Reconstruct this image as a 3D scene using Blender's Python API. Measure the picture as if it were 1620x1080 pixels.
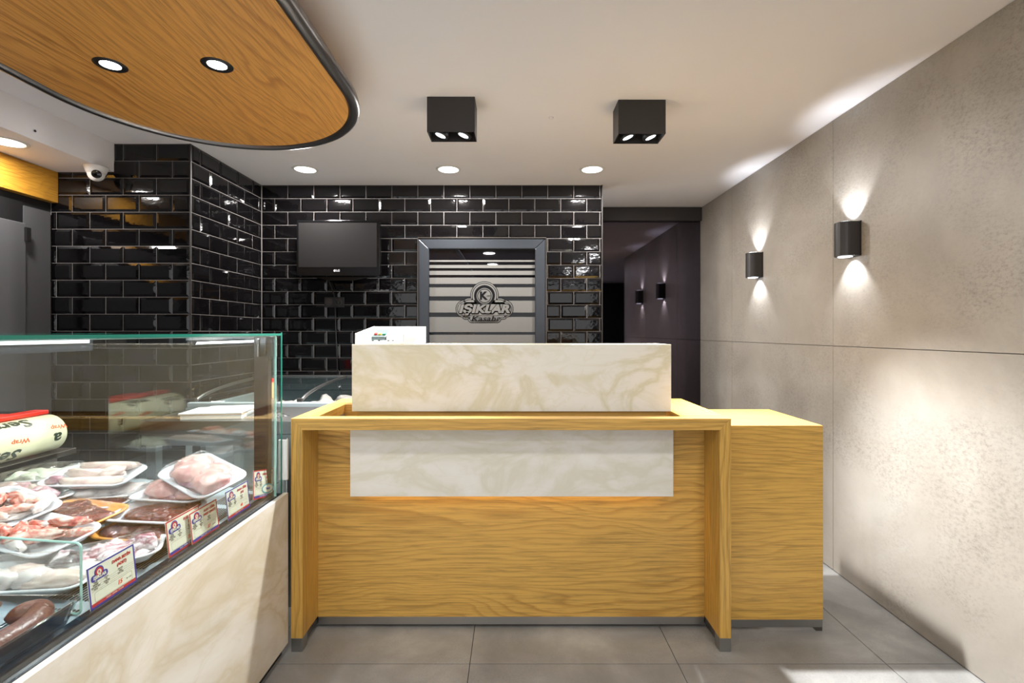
import bpy, bmesh, math, random
from mathutils import Vector, Matrix, noise
R = math.radians
sc = bpy.context.scene
for o in list(bpy.data.objects): bpy.data.objects.remove(o)
COL = sc.collection

# ------------------------------------------------------------------ camera
F = 764.0; CX = 812.0; CY = 525.0; EYE = 1.30
cam = bpy.data.cameras.new('camera'); cam.sensor_width = 36.0
cam.lens = F / 1620 * 36; cam.shift_x = -2 / 1620; cam.shift_y = -15 / 1620
cam.clip_start = 0.02
co = bpy.data.objects.new('camera', cam); COL.objects.link(co)
co.location = (0, 0, EYE); co.rotation_euler = (R(90), 0, 0)
sc.camera = co
# ------------------------------------------------------------------ world, exposure
w = bpy.data.worlds.new('world'); sc.world = w; w.use_nodes = True
w.node_tree.nodes['Background'].inputs[0].default_value = (0.60, 0.60, 0.61, 1)
w.node_tree.nodes['Background'].inputs[1].default_value = 2.6
vs = sc.view_settings
vs.view_transform = 'Standard'; vs.look = 'None'; vs.gamma = 1.0; vs.use_curve_mapping = False
vs.exposure = 0.0
K = 1.0           # overall lamp gain
def lamp(kind, name, loc, energy, color=(1, 1, 1), size=0.05, aim=None, spot=60, blend=0.4, rot=None):
    l = bpy.data.lights.new(name, kind); l.energy = energy * K; l.color = color
    if kind == 'SPOT':
        l.spot_size = R(spot); l.spot_blend = blend; l.shadow_soft_size = size
    elif kind == 'AREA':
        l.shape = 'DISK'; l.size = size
    else:
        l.shadow_soft_size = size
    o = bpy.data.objects.new(name, l); COL.objects.link(o); o.location = loc
    if aim is not None:
        d = Vector(aim) - Vector(loc)
        o.rotation_euler = d.to_track_quat('-Z', 'Y').to_euler()
    return o
WARM = (1.0, 0.965, 0.93); NEUT = (0.99, 0.985, 0.99); COOL = (0.93, 0.96, 1.0)
DOWN = [(-1.477, 3.43, 2.455), (-0.46, 3.43, 2.455), (0.56, 3.43, 2.455), (-2.61, 2.487, 2.28)]
REAR = [(x, y, 2.455) for y in (0.55, -0.6, -1.7) for x in (-0.35, 1.15)] 
for p in DOWN[:3]:
    lamp('AREA', 'downlight_lamp', (p[0], p[1], p[2] - 0.012), 34, WARM, 0.13, aim=(p[0], p[1], 0))
lamp('AREA', 'downlight_lamp', (DOWN[3][0], DOWN[3][1], 2.268), 11, WARM, 0.13, aim=(DOWN[3][0], DOWN[3][1], 0))
for p in REAR:
    lamp('AREA', 'downlight_lamp', (p[0], p[1], p[2] - 0.012), 13, NEUT, 0.17, aim=(p[0], p[1], 0))
CANOPY_SPOTS = [(x, y) for y in (1.81, 0.75, -0.35) for x in (-1.51, -1.11)]
for x, y in CANOPY_SPOTS:
    lamp('SPOT', 'canopy_lamp', (x, y, 2.285), 20, COOL, 0.03, aim=(x, y, 0), spot=105, blend=0.6)
# twin ceiling spots (tilted bulbs)
for x, y, ax in ((-0.365, 2.455, -0.75), (-0.245, 2.455, -0.62)):
    lamp('SPOT', 'box_lamp', (x - 0.02, y, 2.270), 220, (0.96, 0.98, 1.0), 0.03, aim=(x + ax, y - 0.45, 0.8), spot=96, blend=1.0)
lamp('SPOT', 'box_lamp', (0.67, 2.485, 2.270), 740, (0.94, 0.97, 1.0), 0.025, aim=(1.52, 1.74, 0.0), spot=55, blend=1.0)
lamp('SPOT', 'box_lamp', (0.62, 2.485, 2.270), 120, (0.96, 0.97, 1.0), 0.025, aim=(0.95, 2.2, 0.0), spot=82, blend=1.0)
for y in (2.47, 3.42):
    lamp('SPOT', 'sconce_lamp', (1.695, y, 1.862), 15, (0.86, 0.91, 1.0), 0.012, aim=(1.768, y, 2.0), spot=98, blend=0.55)
    lamp('SPOT', 'sconce_lamp', (1.695, y, 1.682), 15, (0.86, 0.91, 1.0), 0.012, aim=(1.768, y, 1.544), spot=98, blend=0.55)

# ------------------------------------------------------------------ helpers
def s2l(c):
    return tuple(((v / 255) / 12.92 if v / 255 <= 0.04045 else ((v / 255 + 0.055) / 1.055) ** 2.4) for v in c) + (1,)
def mat(name, col=(200, 200, 200), rough=0.5, metal=0.0, spec=0.5, emit=None, es=1.0, coat=0):
    m = bpy.data.materials.new(name); m.use_nodes = True
    b = m.node_tree.nodes['Principled BSDF']
    b.inputs['Base Color'].default_value = s2l(col); b.inputs['Roughness'].default_value = rough
    b.inputs['Metallic'].default_value = metal; b.inputs['Specular IOR Level'].default_value = spec
    b.inputs['Coat Weight'].default_value = coat
    if emit is not None:
        b.inputs['Emission Color'].default_value = s2l(emit); b.inputs['Emission Strength'].default_value = es
    return m
def nd(m, t, **kw):
    n = m.node_tree.nodes.new(t)
    for k, v in kw.items():
        if k in n.inputs: n.inputs[k].default_value = v
        else: setattr(n, k, v)
    return n
def lk(m, a, b): m.node_tree.links.new(a, b)
def ramp(m, stops, fac):
    r = nd(m, 'ShaderNodeValToRGB'); e = r.color_ramp.elements
    while len(e) < len(stops): e.new(0.5)
    for i, (p, c) in enumerate(stops): e[i].position = p; e[i].color = s2l(c) if len(c) == 3 else c
    lk(m, fac, r.inputs[0]); return r.outputs[0]
def coords(m, scale=(1, 1, 1), loc=(0, 0, 0), rot=(0, 0, 0)):
    t = nd(m, 'ShaderNodeTexCoord'); p = nd(m, 'ShaderNodeMapping')
    p.inputs['Location'].default_value = loc; p.inputs['Scale'].default_value = scale; p.inputs['Rotation'].default_value = rot
    lk(m, t.outputs['Object'], p.inputs[0]); return p.outputs[0]
def mix(m, a, b, fac, mode='MIX'):
    n = nd(m, 'ShaderNodeMix', data_type='RGBA', blend_type=mode)
    for s, v in ((n.inputs[6], a), (n.inputs[7], b), (n.inputs[0], fac)):
        if hasattr(v, 'is_linked') or hasattr(v, 'links'): lk(m, v, s)
        else: s.default_value = v if not (isinstance(v, tuple) and len(v) == 3) else s2l(v)
    return n.outputs[2]
def bump(m, h, strength=0.2, dist=0.01):
    b = nd(m, 'ShaderNodeBump'); b.inputs['Strength'].default_value = strength; b.inputs['Distance'].default_value = dist
    lk(m, h, b.inputs['Height']); lk(m, b.outputs[0], m.node_tree.nodes['Principled BSDF'].inputs['Normal'])
def base(m, c): lk(m, c, m.node_tree.nodes['Principled BSDF'].inputs['Base Color'])
def noise_t(m, vec, scale=5, detail=4, dist=0, rough=0.5):
    n = nd(m, 'ShaderNodeTexNoise'); n.inputs['Scale'].default_value = scale; n.inputs['Detail'].default_value = detail
    n.inputs['Distortion'].default_value = dist; n.inputs['Roughness'].default_value = rough
    lk(m, vec, n.inputs['Vector']); return n.outputs['Fac']

def wood(name, light, dark, axis='x', center=(0, 0, 0), k=30.0, warp=5.0, lo=(1.1, 3.6), rough=0.42, amt=0.8):
    """oak veneer: growth lines run along `axis`, bent into cathedrals by a slow noise; fine pores on top"""
    m = mat(name, light, rough); ai = 'xyz'.index(axis)
    lows = [lo[1]] * 3; lows[ai] = lo[0]
    nv = noise_t(m, coords(m, tuple(lows), loc=tuple(center)), 1.0, 2, 0.3, 0.45)
    sep = nd(m, 'ShaderNodeSeparateXYZ'); lk(m, coords(m), sep.inputs[0])
    oth = [q for q in range(3) if q != ai]
    sm = nd(m, 'ShaderNodeMath', operation='ADD'); lk(m, sep.outputs[oth[0]], sm.inputs[0]); lk(m, sep.outputs[oth[1]], sm.inputs[1])
    a1 = nd(m, 'ShaderNodeMath', operation='MULTIPLY'); lk(m, nv, a1.inputs[0]); a1.inputs[1].default_value = warp * 2.2
    a2 = nd(m, 'ShaderNodeMath', operation='MULTIPLY_ADD'); lk(m, sm.outputs[0], a2.inputs[0]); a2.inputs[1].default_value = k; lk(m, a1.outputs[0], a2.inputs[2])
    jit = [14.0] * 3; jit[ai] = 1.2
    jn = noise_t(m, coords(m, tuple(jit)), 2.0, 3)
    a3 = nd(m, 'ShaderNodeMath', operation='MULTIPLY_ADD'); lk(m, jn, a3.inputs[0]); a3.inputs[1].default_value = 1.1; lk(m, a2.outputs[0], a3.inputs[2])
    fr = nd(m, 'ShaderNodeMath', operation='FRACT'); lk(m, a3.outputs[0], fr.inputs[0])
    line = ramp(m, [(0.0, (.15, .15, .15, 1)), (0.55, (.25, .25, .25, 1)), (0.86, (1, 1, 1, 1)), (1.0, (.15, .15, .15, 1))], fr.outputs[0])
    fine = [95.0] * 3; fine[ai] = 2.6
    fn = noise_t(m, coords(m, tuple(fine)), 2.0, 4, 0.4, 0.65)
    pat = noise_t(m, coords(m, tuple(x * .8 for x in lows)), 1.5, 3)
    mul = nd(m, 'ShaderNodeMath', operation='MULTIPLY'); lk(m, line, mul.inputs[0]); lk(m, ramp(m, [(0.30, (.25, .25, .25, 1)), (0.66, (amt, amt, amt, 1))], pat), mul.inputs[1])
    c = mix(m, light, dark, mul.outputs[0])
    d2 = tuple(int(x * 0.66) for x in light)
    c2 = mix(m, c, d2, ramp(m, [(0.47, (0, 0, 0, 1)), (0.68, (.75, .75, .75, 1))], fn))
    base(m, c2); bump(m, fn, 0.12, 0.003)
    return m

def glass(name, tint=(1, 1, 1), f0=0.05, rough=0.0, refl=1.0):
    """thin pane: transmits straight through, reflects by a Schlick term of the viewing angle"""
    m = bpy.data.materials.new(name); m.use_nodes = True; nt = m.node_tree; nt.nodes.clear()
    out = nd(m, 'ShaderNodeOutputMaterial'); mx = nd(m, 'ShaderNodeMixShader')
    tr = nd(m, 'ShaderNodeBsdfTransparent'); tr.inputs[0].default_value = (*tint, 1)
    gl = nd(m, 'ShaderNodeBsdfGlossy'); gl.inputs['Roughness'].default_value = rough; gl.inputs[0].default_value = (refl, refl, refl, 1)
    lw = nd(m, 'ShaderNodeLayerWeight'); lw.inputs[0].default_value = 0.5
    p = nd(m, 'ShaderNodeMath', operation='POWER'); lk(m, lw.outputs['Facing'], p.inputs[0]); p.inputs[1].default_value = 5
    a = nd(m, 'ShaderNodeMath', operation='MULTIPLY_ADD'); lk(m, p.outputs[0], a.inputs[0]); a.inputs[1].default_value = 1 - f0; a.inputs[2].default_value = f0
    lk(m, a.outputs[0], mx.inputs[0]); lk(m, tr.outputs[0], mx.inputs[1]); lk(m, gl.outputs[0], mx.inputs[2]); lk(m, mx.outputs[0], out.inputs[0])
    m['gl'] = 1
    return m

def wloc(p):
    v = Vector((0, 0, 0))
    while p is not None: v += Vector(p.location); p = p.parent
    return v
def obj(name, bm, m, parent=None, smooth=False, bev=0):
    """link a bmesh given in world coordinates as ONE mesh object under parent"""
    if parent is not None and parent.rotation_euler[:] == (0, 0, 0):
        bmesh.ops.translate(bm, verts=bm.verts, vec=-wloc(parent))
    bmesh.ops.recalc_face_normals(bm, faces=bm.faces)
    me = bpy.data.meshes.new(name); bm.to_mesh(me); bm.free()
    if m is not None: me.materials.append(m)
    if smooth:
        for p in me.polygons: p.use_smooth = True
    o = bpy.data.objects.new(name, me); COL.objects.link(o); o.parent = parent
    if bev:
        b = o.modifiers.new('bevel', 'BEVEL'); b.width = bev; b.segments = 2; b.limit_method = 'ANGLE'; b.angle_limit = R(40)
    return o
def thing(name, label, cat, loc=(0, 0, 0), group=None, rot=0):
    o = bpy.data.objects.new(name, None); COL.objects.link(o); o.location = loc; o.rotation_euler = (0, 0, rot)
    o.empty_display_size = 0.05; o['label'] = label; o['category'] = cat
    if group: o['group'] = group
    return o
def tag(o, label, cat, group=None, kind=None):
    o['label'] = label; o['category'] = cat
    if group: o['group'] = group
    if kind: o['kind'] = kind
    return o
def struct(o, label=None):
    o['kind'] = 'structure'
    if label: o['label'] = label
    return o
def NB(): return bmesh.new()
def box(bm, x0, x1, y0, y1, z0, z1):
    vs_ = [bm.verts.new(p) for p in ((x0, y0, z0), (x1, y0, z0), (x1, y1, z0), (x0, y1, z0), (x0, y0, z1), (x1, y0, z1), (x1, y1, z1), (x0, y1, z1))]
    for f in ((0, 3, 2, 1), (4, 5, 6, 7), (0, 1, 5, 4), (1, 2, 6, 5), (2, 3, 7, 6), (3, 0, 4, 7)): bm.faces.new([vs_[i] for i in f])
    return bm
def B(*a): return box(NB(), *a)
def prism(bm, pts, axis, a, b):
    """extrude a 2-D outline; axis 'z': pts are (x,y); 'y': (x,z); 'x': (y,z)"""
    def P(p, t): return (p[0], p[1], t) if axis == 'z' else ((p[0], t, p[1]) if axis == 'y' else (t, p[0], p[1]))
    A = [bm.verts.new(P(p, a)) for p in pts]; Bv = [bm.verts.new(P(p, b)) for p in pts]
    bm.faces.new(A); bm.faces.new(Bv[::-1])
    for i in range(len(pts)):
        j = (i + 1) % len(pts); bm.faces.new((A[i], Bv[i], Bv[j], A[j]))
    return bm
def tube(bm, path, r, seg=12, closed=False, radii=None):
    path = [Vector(p) for p in path]; n = len(path); rings = []
    up = None
    for i, p in enumerate(path):
        if closed: t = path[(i + 1) % n] - path[i - 1]
        else: t = path[min(i + 1, n - 1)] - path[max(i - 1, 0)]
        t.normalize()
        if up is None:
            up = Vector((0, 0, 1)) if abs(t.z) < 0.9 else Vector((1, 0, 0))
        s = t.cross(up).normalized(); up = s.cross(t).normalized()
        rr = radii[i] if radii else r
        rings.append([bm.verts.new(p + s * rr * math.cos(2 * math.pi * k / seg) + up * rr * math.sin(2 * math.pi * k / seg)) for k in range(seg)])
    for i in range(n if closed else n - 1):
        a, b = rings[i], rings[(i + 1) % n]
        for k in range(seg): bm.faces.new((a[k], a[(k + 1) % seg], b[(k + 1) % seg], b[k]))
    if not closed: bm.faces.new(rings[0]); bm.faces.new(rings[-1][::-1])
    return bm
def lathe(bm, prof, cx=0, cy=0, seg=32):
    """profile (r, z) revolved about the vertical through (cx, cy)"""
    rings = []
    for r, z in prof:
        if r < 1e-6: rings.append([bm.verts.new((cx, cy, z))])
        else: rings.append([bm.verts.new((cx + r * math.cos(2 * math.pi * k / seg), cy + r * math.sin(2 * math.pi * k / seg), z)) for k in range(seg)])
    for a, b in zip(rings, rings[1:]):
        for k in range(seg):
            k2 = (k + 1) % seg
            q = [a[k % len(a)], a[k2 % len(a)], b[k2 % len(b)], b[k % len(b)]]
            q = list(dict.fromkeys(q))
            if len(q) > 2: bm.faces.new(q)
    return bm
def arc(cx, cy, r, a0, a1, n=10): return [(cx + r * math.cos(R(a0 + (a1 - a0) * i / n)), cy + r * math.sin(R(a0 + (a1 - a0) * i / n))) for i in range(n + 1)]
def rrect(x0, x1, z0, z1, r, n=5):
    return arc(x1 - r, z0 + r, r, -90, 0, n) + arc(x1 - r, z1 - r, r, 0, 90, n) + arc(x0 + r, z1 - r, r, 90, 180, n) + arc(x0 + r, z0 + r, r, 180, 270, n)
def px(x, y, Y=None, z=None):
    """photo pixel -> world point at depth Y or at height z"""
    if Y is None: Y = F * (EYE - z) / (y - CY)
    return Vector(((x - CX) / F * Y, Y, EYE - (y - CY) / F * Y))
def text_bm(body, size, shear=0.0, bold=0.0, extrude=0.0004, sx=1.0):
    """flat lettering in the local XY plane, centred"""
    c = bpy.data.curves.new('t', 'FONT'); c.body = body; c.size = size; c.shear = shear; c.offset = bold; c.extrude = extrude
    c.align_x = 'CENTER'; c.align_y = 'CENTER'; c.resolution_u = 2
    o = bpy.data.objects.new('t', c); COL.objects.link(o)
    dg = bpy.context.evaluated_depsgraph_get(); me = bpy.data.meshes.new_from_object(o.evaluated_get(dg))
    bm = NB(); bm.from_mesh(me)
    bmesh.ops.scale(bm, vec=(sx, 1, 1), verts=bm.verts)
    bpy.data.objects.remove(o); bpy.data.curves.remove(c); bpy.data.meshes.remove(me)
    return bm
def place(bm, M): bmesh.ops.transform(bm, matrix=M, verts=bm.verts); return bm
def front(x, y, z): return Matrix.Translation((x, y, z)) @ Matrix.Rotation(R(90), 4, 'X')   # local XY -> faces the camera

# ------------------------------------------------------------------ materials
M = {}
M['white'] = mat('white_paint', (222, 216, 212), 0.9)
nz = noise_t(M['white'], coords(M['white']), 1.2, 3); base(M['white'], ramp(M['white'], [(0.3, (228, 225, 226)), (0.7, (233, 230, 231))], nz))
M['dark_wall'] = mat('dark_paint', (26, 25, 28), 0.6)
M['grout'] = mat('grey_grout', (128, 124, 122), 0.85)
M['tile'] = mat('black_glazed_tile', (9, 8, 9), 0.06, spec=0.46)
tn = noise_t(M['tile'], coords(M['tile'], (9, 9, 14)), 2.0, 2); bump(M['tile'], tn, 0.18, 0.004)
M['oak_front'] = wood('oak_cathedral', (206, 162, 80), (150, 104, 40), 'x', center=(0.3, 0, 0.9), k=36, warp=8, lo=(1.0, 3.2), amt=.75)
M['oak_x'] = wood('oak_horizontal', (206, 162, 80), (156, 110, 44), 'x', k=40, warp=3)
M['oak_z'] = wood('oak_vertical', (204, 160, 76), (152, 106, 42), 'z', k=46, warp=3)
M['oak_y'] = wood('oak_depthwise', (206, 162, 80), (158, 112, 46), 'y', k=40, warp=3)
M['oak_canopy'] = wood('oak_canopy', (228, 166, 84), (164, 100, 38), 'y', center=(.4, .2, 0), k=26, warp=5.5, lo=(.75, 2.6), amt=.8, rough=.4)
M['oak_beam'] = wood('oak_beam', (196, 142, 50), (150, 98, 26), 'y', k=26, warp=6, lo=(2.2, 5))
def marble(name, a=(221, 215, 201), b=(207, 199, 170), c=(225, 220, 209), sc_=1.0, seed=0):
    m = mat(name, a, 0.22)
    v = coords(m, (1.1 * sc_, 1.1 * sc_, 2.0 * sc_), loc=(seed, seed * .7, seed * .3), rot=(0.0, 0.35, 0.0))
    n1 = noise_t(m, v, 1.6, 5, 1.6, 0.55); n2 = noise_t(m, v, 3.0, 6, 2.4, 0.6)
    c1 = ramp(m, [(0.30, c), (0.48, a), (0.56, b), (0.62, a), (0.8, c)], n1)
    c2 = mix(m, c1, b, ramp(m, [(0.50, (0, 0, 0, 1)), (0.56, (.30, .30, .30, 1)), (0.60, (0, 0, 0, 1))], n2))
    base(m, c2); return m
M['marble'] = marble('cream_marble')
M['marble2'] = marble('cream_marble_lower', (220, 215, 204), (210, 204, 186), (226, 223, 216), 1.0, 4)
M['marble3'] = marble('cream_marble_case', (208, 200, 184), (196, 184, 160), (218, 212, 200), 0.8, 9)
def concrete(name, a, b, c, sc_=1.0, rough=0.45, scratch=0.35):
    m = mat(name, a, rough); v = coords(m)
    n1 = noise_t(m, v, 1.4 * sc_, 6, 0.4, 0.6); n2 = noise_t(m, coords(m, (1, 1, 1.5)), 60 * sc_, 6, 0.1, 0.85)
    c1 = ramp(m, [(0.28, a), (0.5, b), (0.72, c)], n1)
    dk = tuple(int(x * 0.66) for x in a)
    # fine scratches gathered in patches
    pat = noise_t(m, v, 2.6 * sc_, 4, 0.3)
    mm = nd(m, 'ShaderNodeMath', operation='MULTIPLY')
    lk(m, ramp(m, [(0.47, (0, 0, 0, 1)), (0.72, (1, 1, 1, 1))], n2), mm.inputs[0]); lk(m, ramp(m, [(0.40, (0.1, 0.1, 0.1, 1)), (0.62, (scratch, scratch, scratch, 1))], pat), mm.inputs[1])
    base(m, mix(m, c1, dk, mm.outputs[0])); bump(m, n2, 0.06, 0.003)
    return m
M['panel'] = concrete('concrete_look_panel', (143, 135, 124), (157, 149, 138), (172, 166, 156), 1.0, .45, .75)
M['floor'] = concrete('concrete_look_tile', (112, 110, 107), (132, 130, 126), (158, 156, 151), 2.0, 0.35, 0.5)
M['joint'] = mat('dark_joint', (84, 80, 76), 0.9)
M['joint_light'] = mat('pale_joint', (150, 142, 132), 0.9)
M['black'] = mat('black_powder_coat', (20, 19, 20), 0.45)
M['charcoal'] = mat('charcoal_powder_coat', (44, 40, 38), 0.5)
M['black_gloss'] = mat('black_gloss_plastic', (8, 8, 9), 0.12)
M['steel'] = mat('brushed_steel', (168, 168, 166), 0.32, 1.0)
sn = noise_t(M['steel'], coords(M['steel'], (3, 3, 120)), 2, 3); bump(M['steel'], sn, 0.08, 0.002)
M['steel_room'] = mat('satin_steel_door', (112, 112, 114), 0.38, 0.55)
M['steel_dark'] = mat('dark_brushed_steel', (120, 114, 108), 0.34, 1.0)
M['steel_tube'] = mat('dark_steel_tube', (128, 124, 122), 0.33, 1.0)
M['alu'] = mat('grey_aluminium', (54, 58, 64), 0.34, 0.4)
M['mirror'] = mat('smoked_mirror', (86, 80, 88), 0.03, 1.0)
M['glass'] = glass('clear_glass', (0.955, 0.975, 0.965), 0.05)
M['glass_end'] = glass('end_glass', (0.94, 0.965, 0.95), 0.09)
M['glass_edge'] = mat('green_glass_edge', (28, 104, 88), 0.15, emit=None)
M['acrylic_edge'] = mat('aqua_glass_edge', (170, 215, 205), 0.15)
M['film'] = glass('cling_film', (0.99, 0.99, 0.99), 0.045, 0.10)
def film_bump():
    m = M['film']; v = coords(m, (1, 1, 1)); n = noise_t(m, v, 26, 4, 1.2, 0.6)
    b = nd(m, 'ShaderNodeBump'); b.inputs['Strength'].default_value = 0.9; b.inputs['Distance'].default_value = 0.012
    lk(m, n, b.inputs['Height'])
    for q in m.node_tree.nodes:
        if q.type == 'BSDF_GLOSSY': lk(m, b.outputs[0], q.inputs['Normal'])
film_bump()
M['plastic_clear'] = glass('clear_plastic', (0.86, 0.90, 0.93), 0.08, 0.05)
M['foam'] = mat('white_foam', (206, 209, 214), 0.55)
M['foam_orange'] = mat('orange_foam', (224, 152, 66), 0.55)
M['offwhite'] = mat('offwhite_plastic', (226, 224, 220), 0.5)
M['lamp'] = mat('lamp_diffuser', (255, 250, 240), 0.5, emit=(255, 248, 236), es=5)
M['lamp_cool'] = mat('lamp_lens', (245, 250, 255), 0.5, emit=(235, 244, 255), es=7)
M['led'] = mat('led_strip', (255, 240, 200), 0.5, emit=(255, 226, 150), es=22)
M['red'] = mat('red_plastic', (200, 34, 24), 0.3)
M['rubber'] = mat('black_rubber', (14, 14, 14), 0.7)

# ------------------------------------------------------------------ the room
XL, XR, YB, YC, XC = -2.84, 1.745, 3.80, 2.965, -1.98
ZC = 2.455; YF = -2.4; YM = 4.52; XWALL = 0.696
ceil = struct(obj('ceiling', B(XL - .15, 4.2, YF - .1, YM + .1, ZC, ZC + .1), M['white']), 'plain white painted ceiling')
fl = struct(obj('floor', B(XL - .15, 4.2, YF - .1, YM + .1, -.06, -.006), M['joint']), 'floor of large grey concrete-look tiles')
P = 0.8155
def slab(bm, x0, x1, y0, y1, z0, z1, c=0.0015):
    prism(bm, [(x0 + c, y0 + c), (x1 - c, y0 + c), (x1 - c, y1 - c), (x0 + c, y1 - c)], 'z', z0, z1); return bm
for i in range(-4, 5):
    for j in range(-3, 5):
        x0 = -0.17 + i * P; x1 = x0 + P; y0 = 1.892 - 1 * P + j * P; y1 = y0 + P
        x0, x1, y0, y1 = max(x0, XL), min(x1, 3.0), y0, min(y1, YM)
        if x1 - x0 < .05 or y1 - y0 < .05: continue
        bm = slab(NB(), x0, x1, y0, y1, -.006, 0)
        o = obj('tile', bm, M['floor'], fl)
# rear part of the shop, seen only as reflections in the glossy tiles and the smoked mirror
bm = NB(); box(bm, XL - .15, -2.5, YF - .1, YF, 0, ZC); box(bm, 1.7, 4.2, YF - .1, YF, 0, ZC); box(bm, -2.5, 1.7, YF - .1, YF, 2.3, ZC); struct(obj('wall_rear', bm, M['dark_wall']))  # unseen opening added so world light reaches ceiling and desk front
struct(obj('wall_left', B(XL - .15, XL, YF, YC, 0, ZC), M['dark_wall']))
struct(obj('wall_far_right', B(4.1, 4.2, YF, 1.40, 0, ZC), M['dark_wall']))
# right wall, clad in large panels
wr = struct(obj('wall_right', B(XR + .012, XR + .2, 1.40, YM + .1, 0, ZC), M['joint_light']), 'side wall clad in large beige-grey concrete-look panels')
struct(obj('wall_right_return', B(XR + .2, 4.2, 1.40, 1.55, 0, ZC), M['dark_wall']))
ys = [1.42, 2.635, 3.853, YM]; zs = [0.003, 1.224, ZC]
for i in range(3):
    for j in range(2):
        c = 0.0016
        bm = NB(); y0, y1, z0, z1 = ys[i] + c, ys[i + 1] - c, zs[j] + c, zs[j + 1] - c
        prism(bm, [(XR, y0), (XR, y1), (XR + .013, y1), (XR + .013, y0)], 'z', z0, z1)
        obj('panel', bm, M['panel'], wr)

# ---- black metro tile walls
TP, TH = 0.2045, 0.1043; G = 0.0032
_tc = {}
def tile_mesh(w_, h_):
    key = (round(w_, 3), round(h_, 3))
    if key in _tc: return _tc[key]
    bm = NB(); w2, h2 = w_ / 2 - G / 2, h_ / 2 - G / 2; b = min(0.015, w2 * .7, h2 * .7); d = 0.0045
    def ring(a, c, y): return [bm.verts.new(p) for p in ((-a, y, -c), (a, y, -c), (a, y, c), (-a, y, c))]
    r0 = ring(w2, h2, 0.002); r1 = ring(w2, h2, -0.0012); r2 = ring(w2 - b, h2 - b, -0.0012 - d)
    for a, c in ((r0, r1), (r1, r2)):
        for k in range(4): bm.faces.new((a[k], a[(k + 1) % 4], c[(k + 1) % 4], c[k]))
    bm.faces.new(r2)
    bmesh.ops.recalc_face_normals(bm, faces=bm.faces)
    me = bpy.data.meshes.new('tile'); bm.to_mesh(me); bm.free(); me.materials.append(M['tile'])
    _tc[key] = me; return me
rnd = random.Random(3)
def tile_rows(wall, u0, u1, ztop, zbot, phaseA, phaseB, where, rz, holes=()):
    """where(u,z) -> location; rows alternate between two phases"""
    r = 0
    while ztop - r * TH > zbot:
        z1 = ztop - r * TH; z0 = z1 - TH; zc = (z0 + z1) / 2
        ph = phaseA if r % 2 == 0 else phaseB
        k0 = math.floor((u0 - ph) / TP)
        u = ph + k0 * TP
        while u < u1 - 1e-4:
            segs = [(max(u, u0), min(u + TP, u1))]
            zz0, zz1 = z0, z1
            for hx0, hx1, hz0, hz1 in holes:
                if hz0 < z1 - .01 and hz1 > z0 + .02 and z0 < hz0 and hz0 > 1: zz1 = min(zz1, hz0) if (u + TP / 2) < hx1 else zz1
                elif hz1 > z0 + .02 and hz0 < zc:
                    ns = []
                    for a, b in segs:
                        if b <= hx0 or a >= hx1: ns.append((a, b))
                        else:
                            if a < hx0: ns.append((a, hx0))
                            if b > hx1: ns.append((hx1, b))
                    segs = ns
            for a, b in segs:
                if b - a > 0.014:
                    o = bpy.data.objects.new('tile', tile_mesh(b - a, zz1 - zz0)); COL.objects.link(o); o.parent = wall
                    o.location = where((a + b) / 2, (zz0 + zz1) / 2)
                    o.rotation_euler = (R(rnd.uniform(-.35, .35)), 0, rz + R(rnd.uniform(-.3, .3)))
            u += TP
        r += 1
DX0, DX1, DZ = -0.741, 0.254, 2.031
bm = NB(); box(bm, XC, DX0, YB, YB + .12, 0, ZC); box(bm, DX1, XWALL, YB, YB + .12, 0, ZC); box(bm, DX0, DX1, YB, YB + .12, DZ, ZC)
wb = struct(obj('wall_back', bm, M['grout']), 'back wall of glossy black bevelled metro tiles')
tile_rows(wb, XC + .004, XWALL, ZC - .002, 0.72, -1.773, -1.773 + TP / 2, lambda u, z: (u, YB, z), 0, holes=((DX0, DX1, 0, DZ),))
wp = struct(obj('wall_pillar', B(XL, XC, YC, YB + .12, 0, ZC), M['grout']), 'projecting pier of glossy black bevelled metro tiles')
# pier front
tile_rows(wp, XL + .004, XC - .004, ZC - .002, 0.42, -2.599, -2.706, lambda u, z: (u, YC, z), 0, holes=((XL, -2.447, 2.28, 2.5),))
# pier side, facing right
tile_rows(wp, YC + .006, YB - .004, ZC - .002, 0.42, 3.052, 3.147, lambda u, z: (XC, u, z), R(90))
obj('corner_strip', B(XC - .006, XC + .002, YC - .003, YC + .005, 0, ZC - .001), M['charcoal'], wp)
struct(obj('trim_1', B(XWALL - .002, XWALL + .006, YB - .01, YB + .12, 0, ZC), M['charcoal']))
# recess beside the back wall closed by a smoked mirror
mp = thing('mirror_panel', 'smoked floor-to-beam mirror between the tiled wall and the grey side wall', 'mirror', (1.22, YM - .02, 0))
obj('mirror_pane', B(XWALL - .4, XR - .004, YM - .02, YM, 0.0, 2.33), M['mirror'], mp)
obj('header', B(XWALL - .4, XR - .004, YM - .06, YM, 2.33, ZC - .002), M['charcoal'], mp)
struct(obj('wall_recess', B(XWALL - .45, XR + .1, YM, YM + .1, 0, ZC), M['dark_wall']))
# soffit and oak beam at the left
sf = obj('trim_2', B(XL + .0, -2.447, YF, YC - .004, 2.28, ZC - .001), M['white']); struct(sf, 'boxed-in white ceiling soffit along the left wall')
lathe_bm = lathe(NB(), [(0, 0), (.006, 0), (.006, .003), (0, .003)], seg=12); place(lathe_bm, Matrix.Translation(px(54, 207, Y=F * 2.447 / 758) + Vector((.0035, 0, 0))) @ Matrix.Rotation(R(90), 4, 'Y'))
obj('sensor_hole', lathe_bm, M['rubber'], sf)
bt = struct(obj('trim_3', B(XL, -2.79, -1.5, YC - .004, 2.09, 2.278), M['oak_beam'], bev=.002), 'oak fascia beam under the white soffit')

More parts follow.
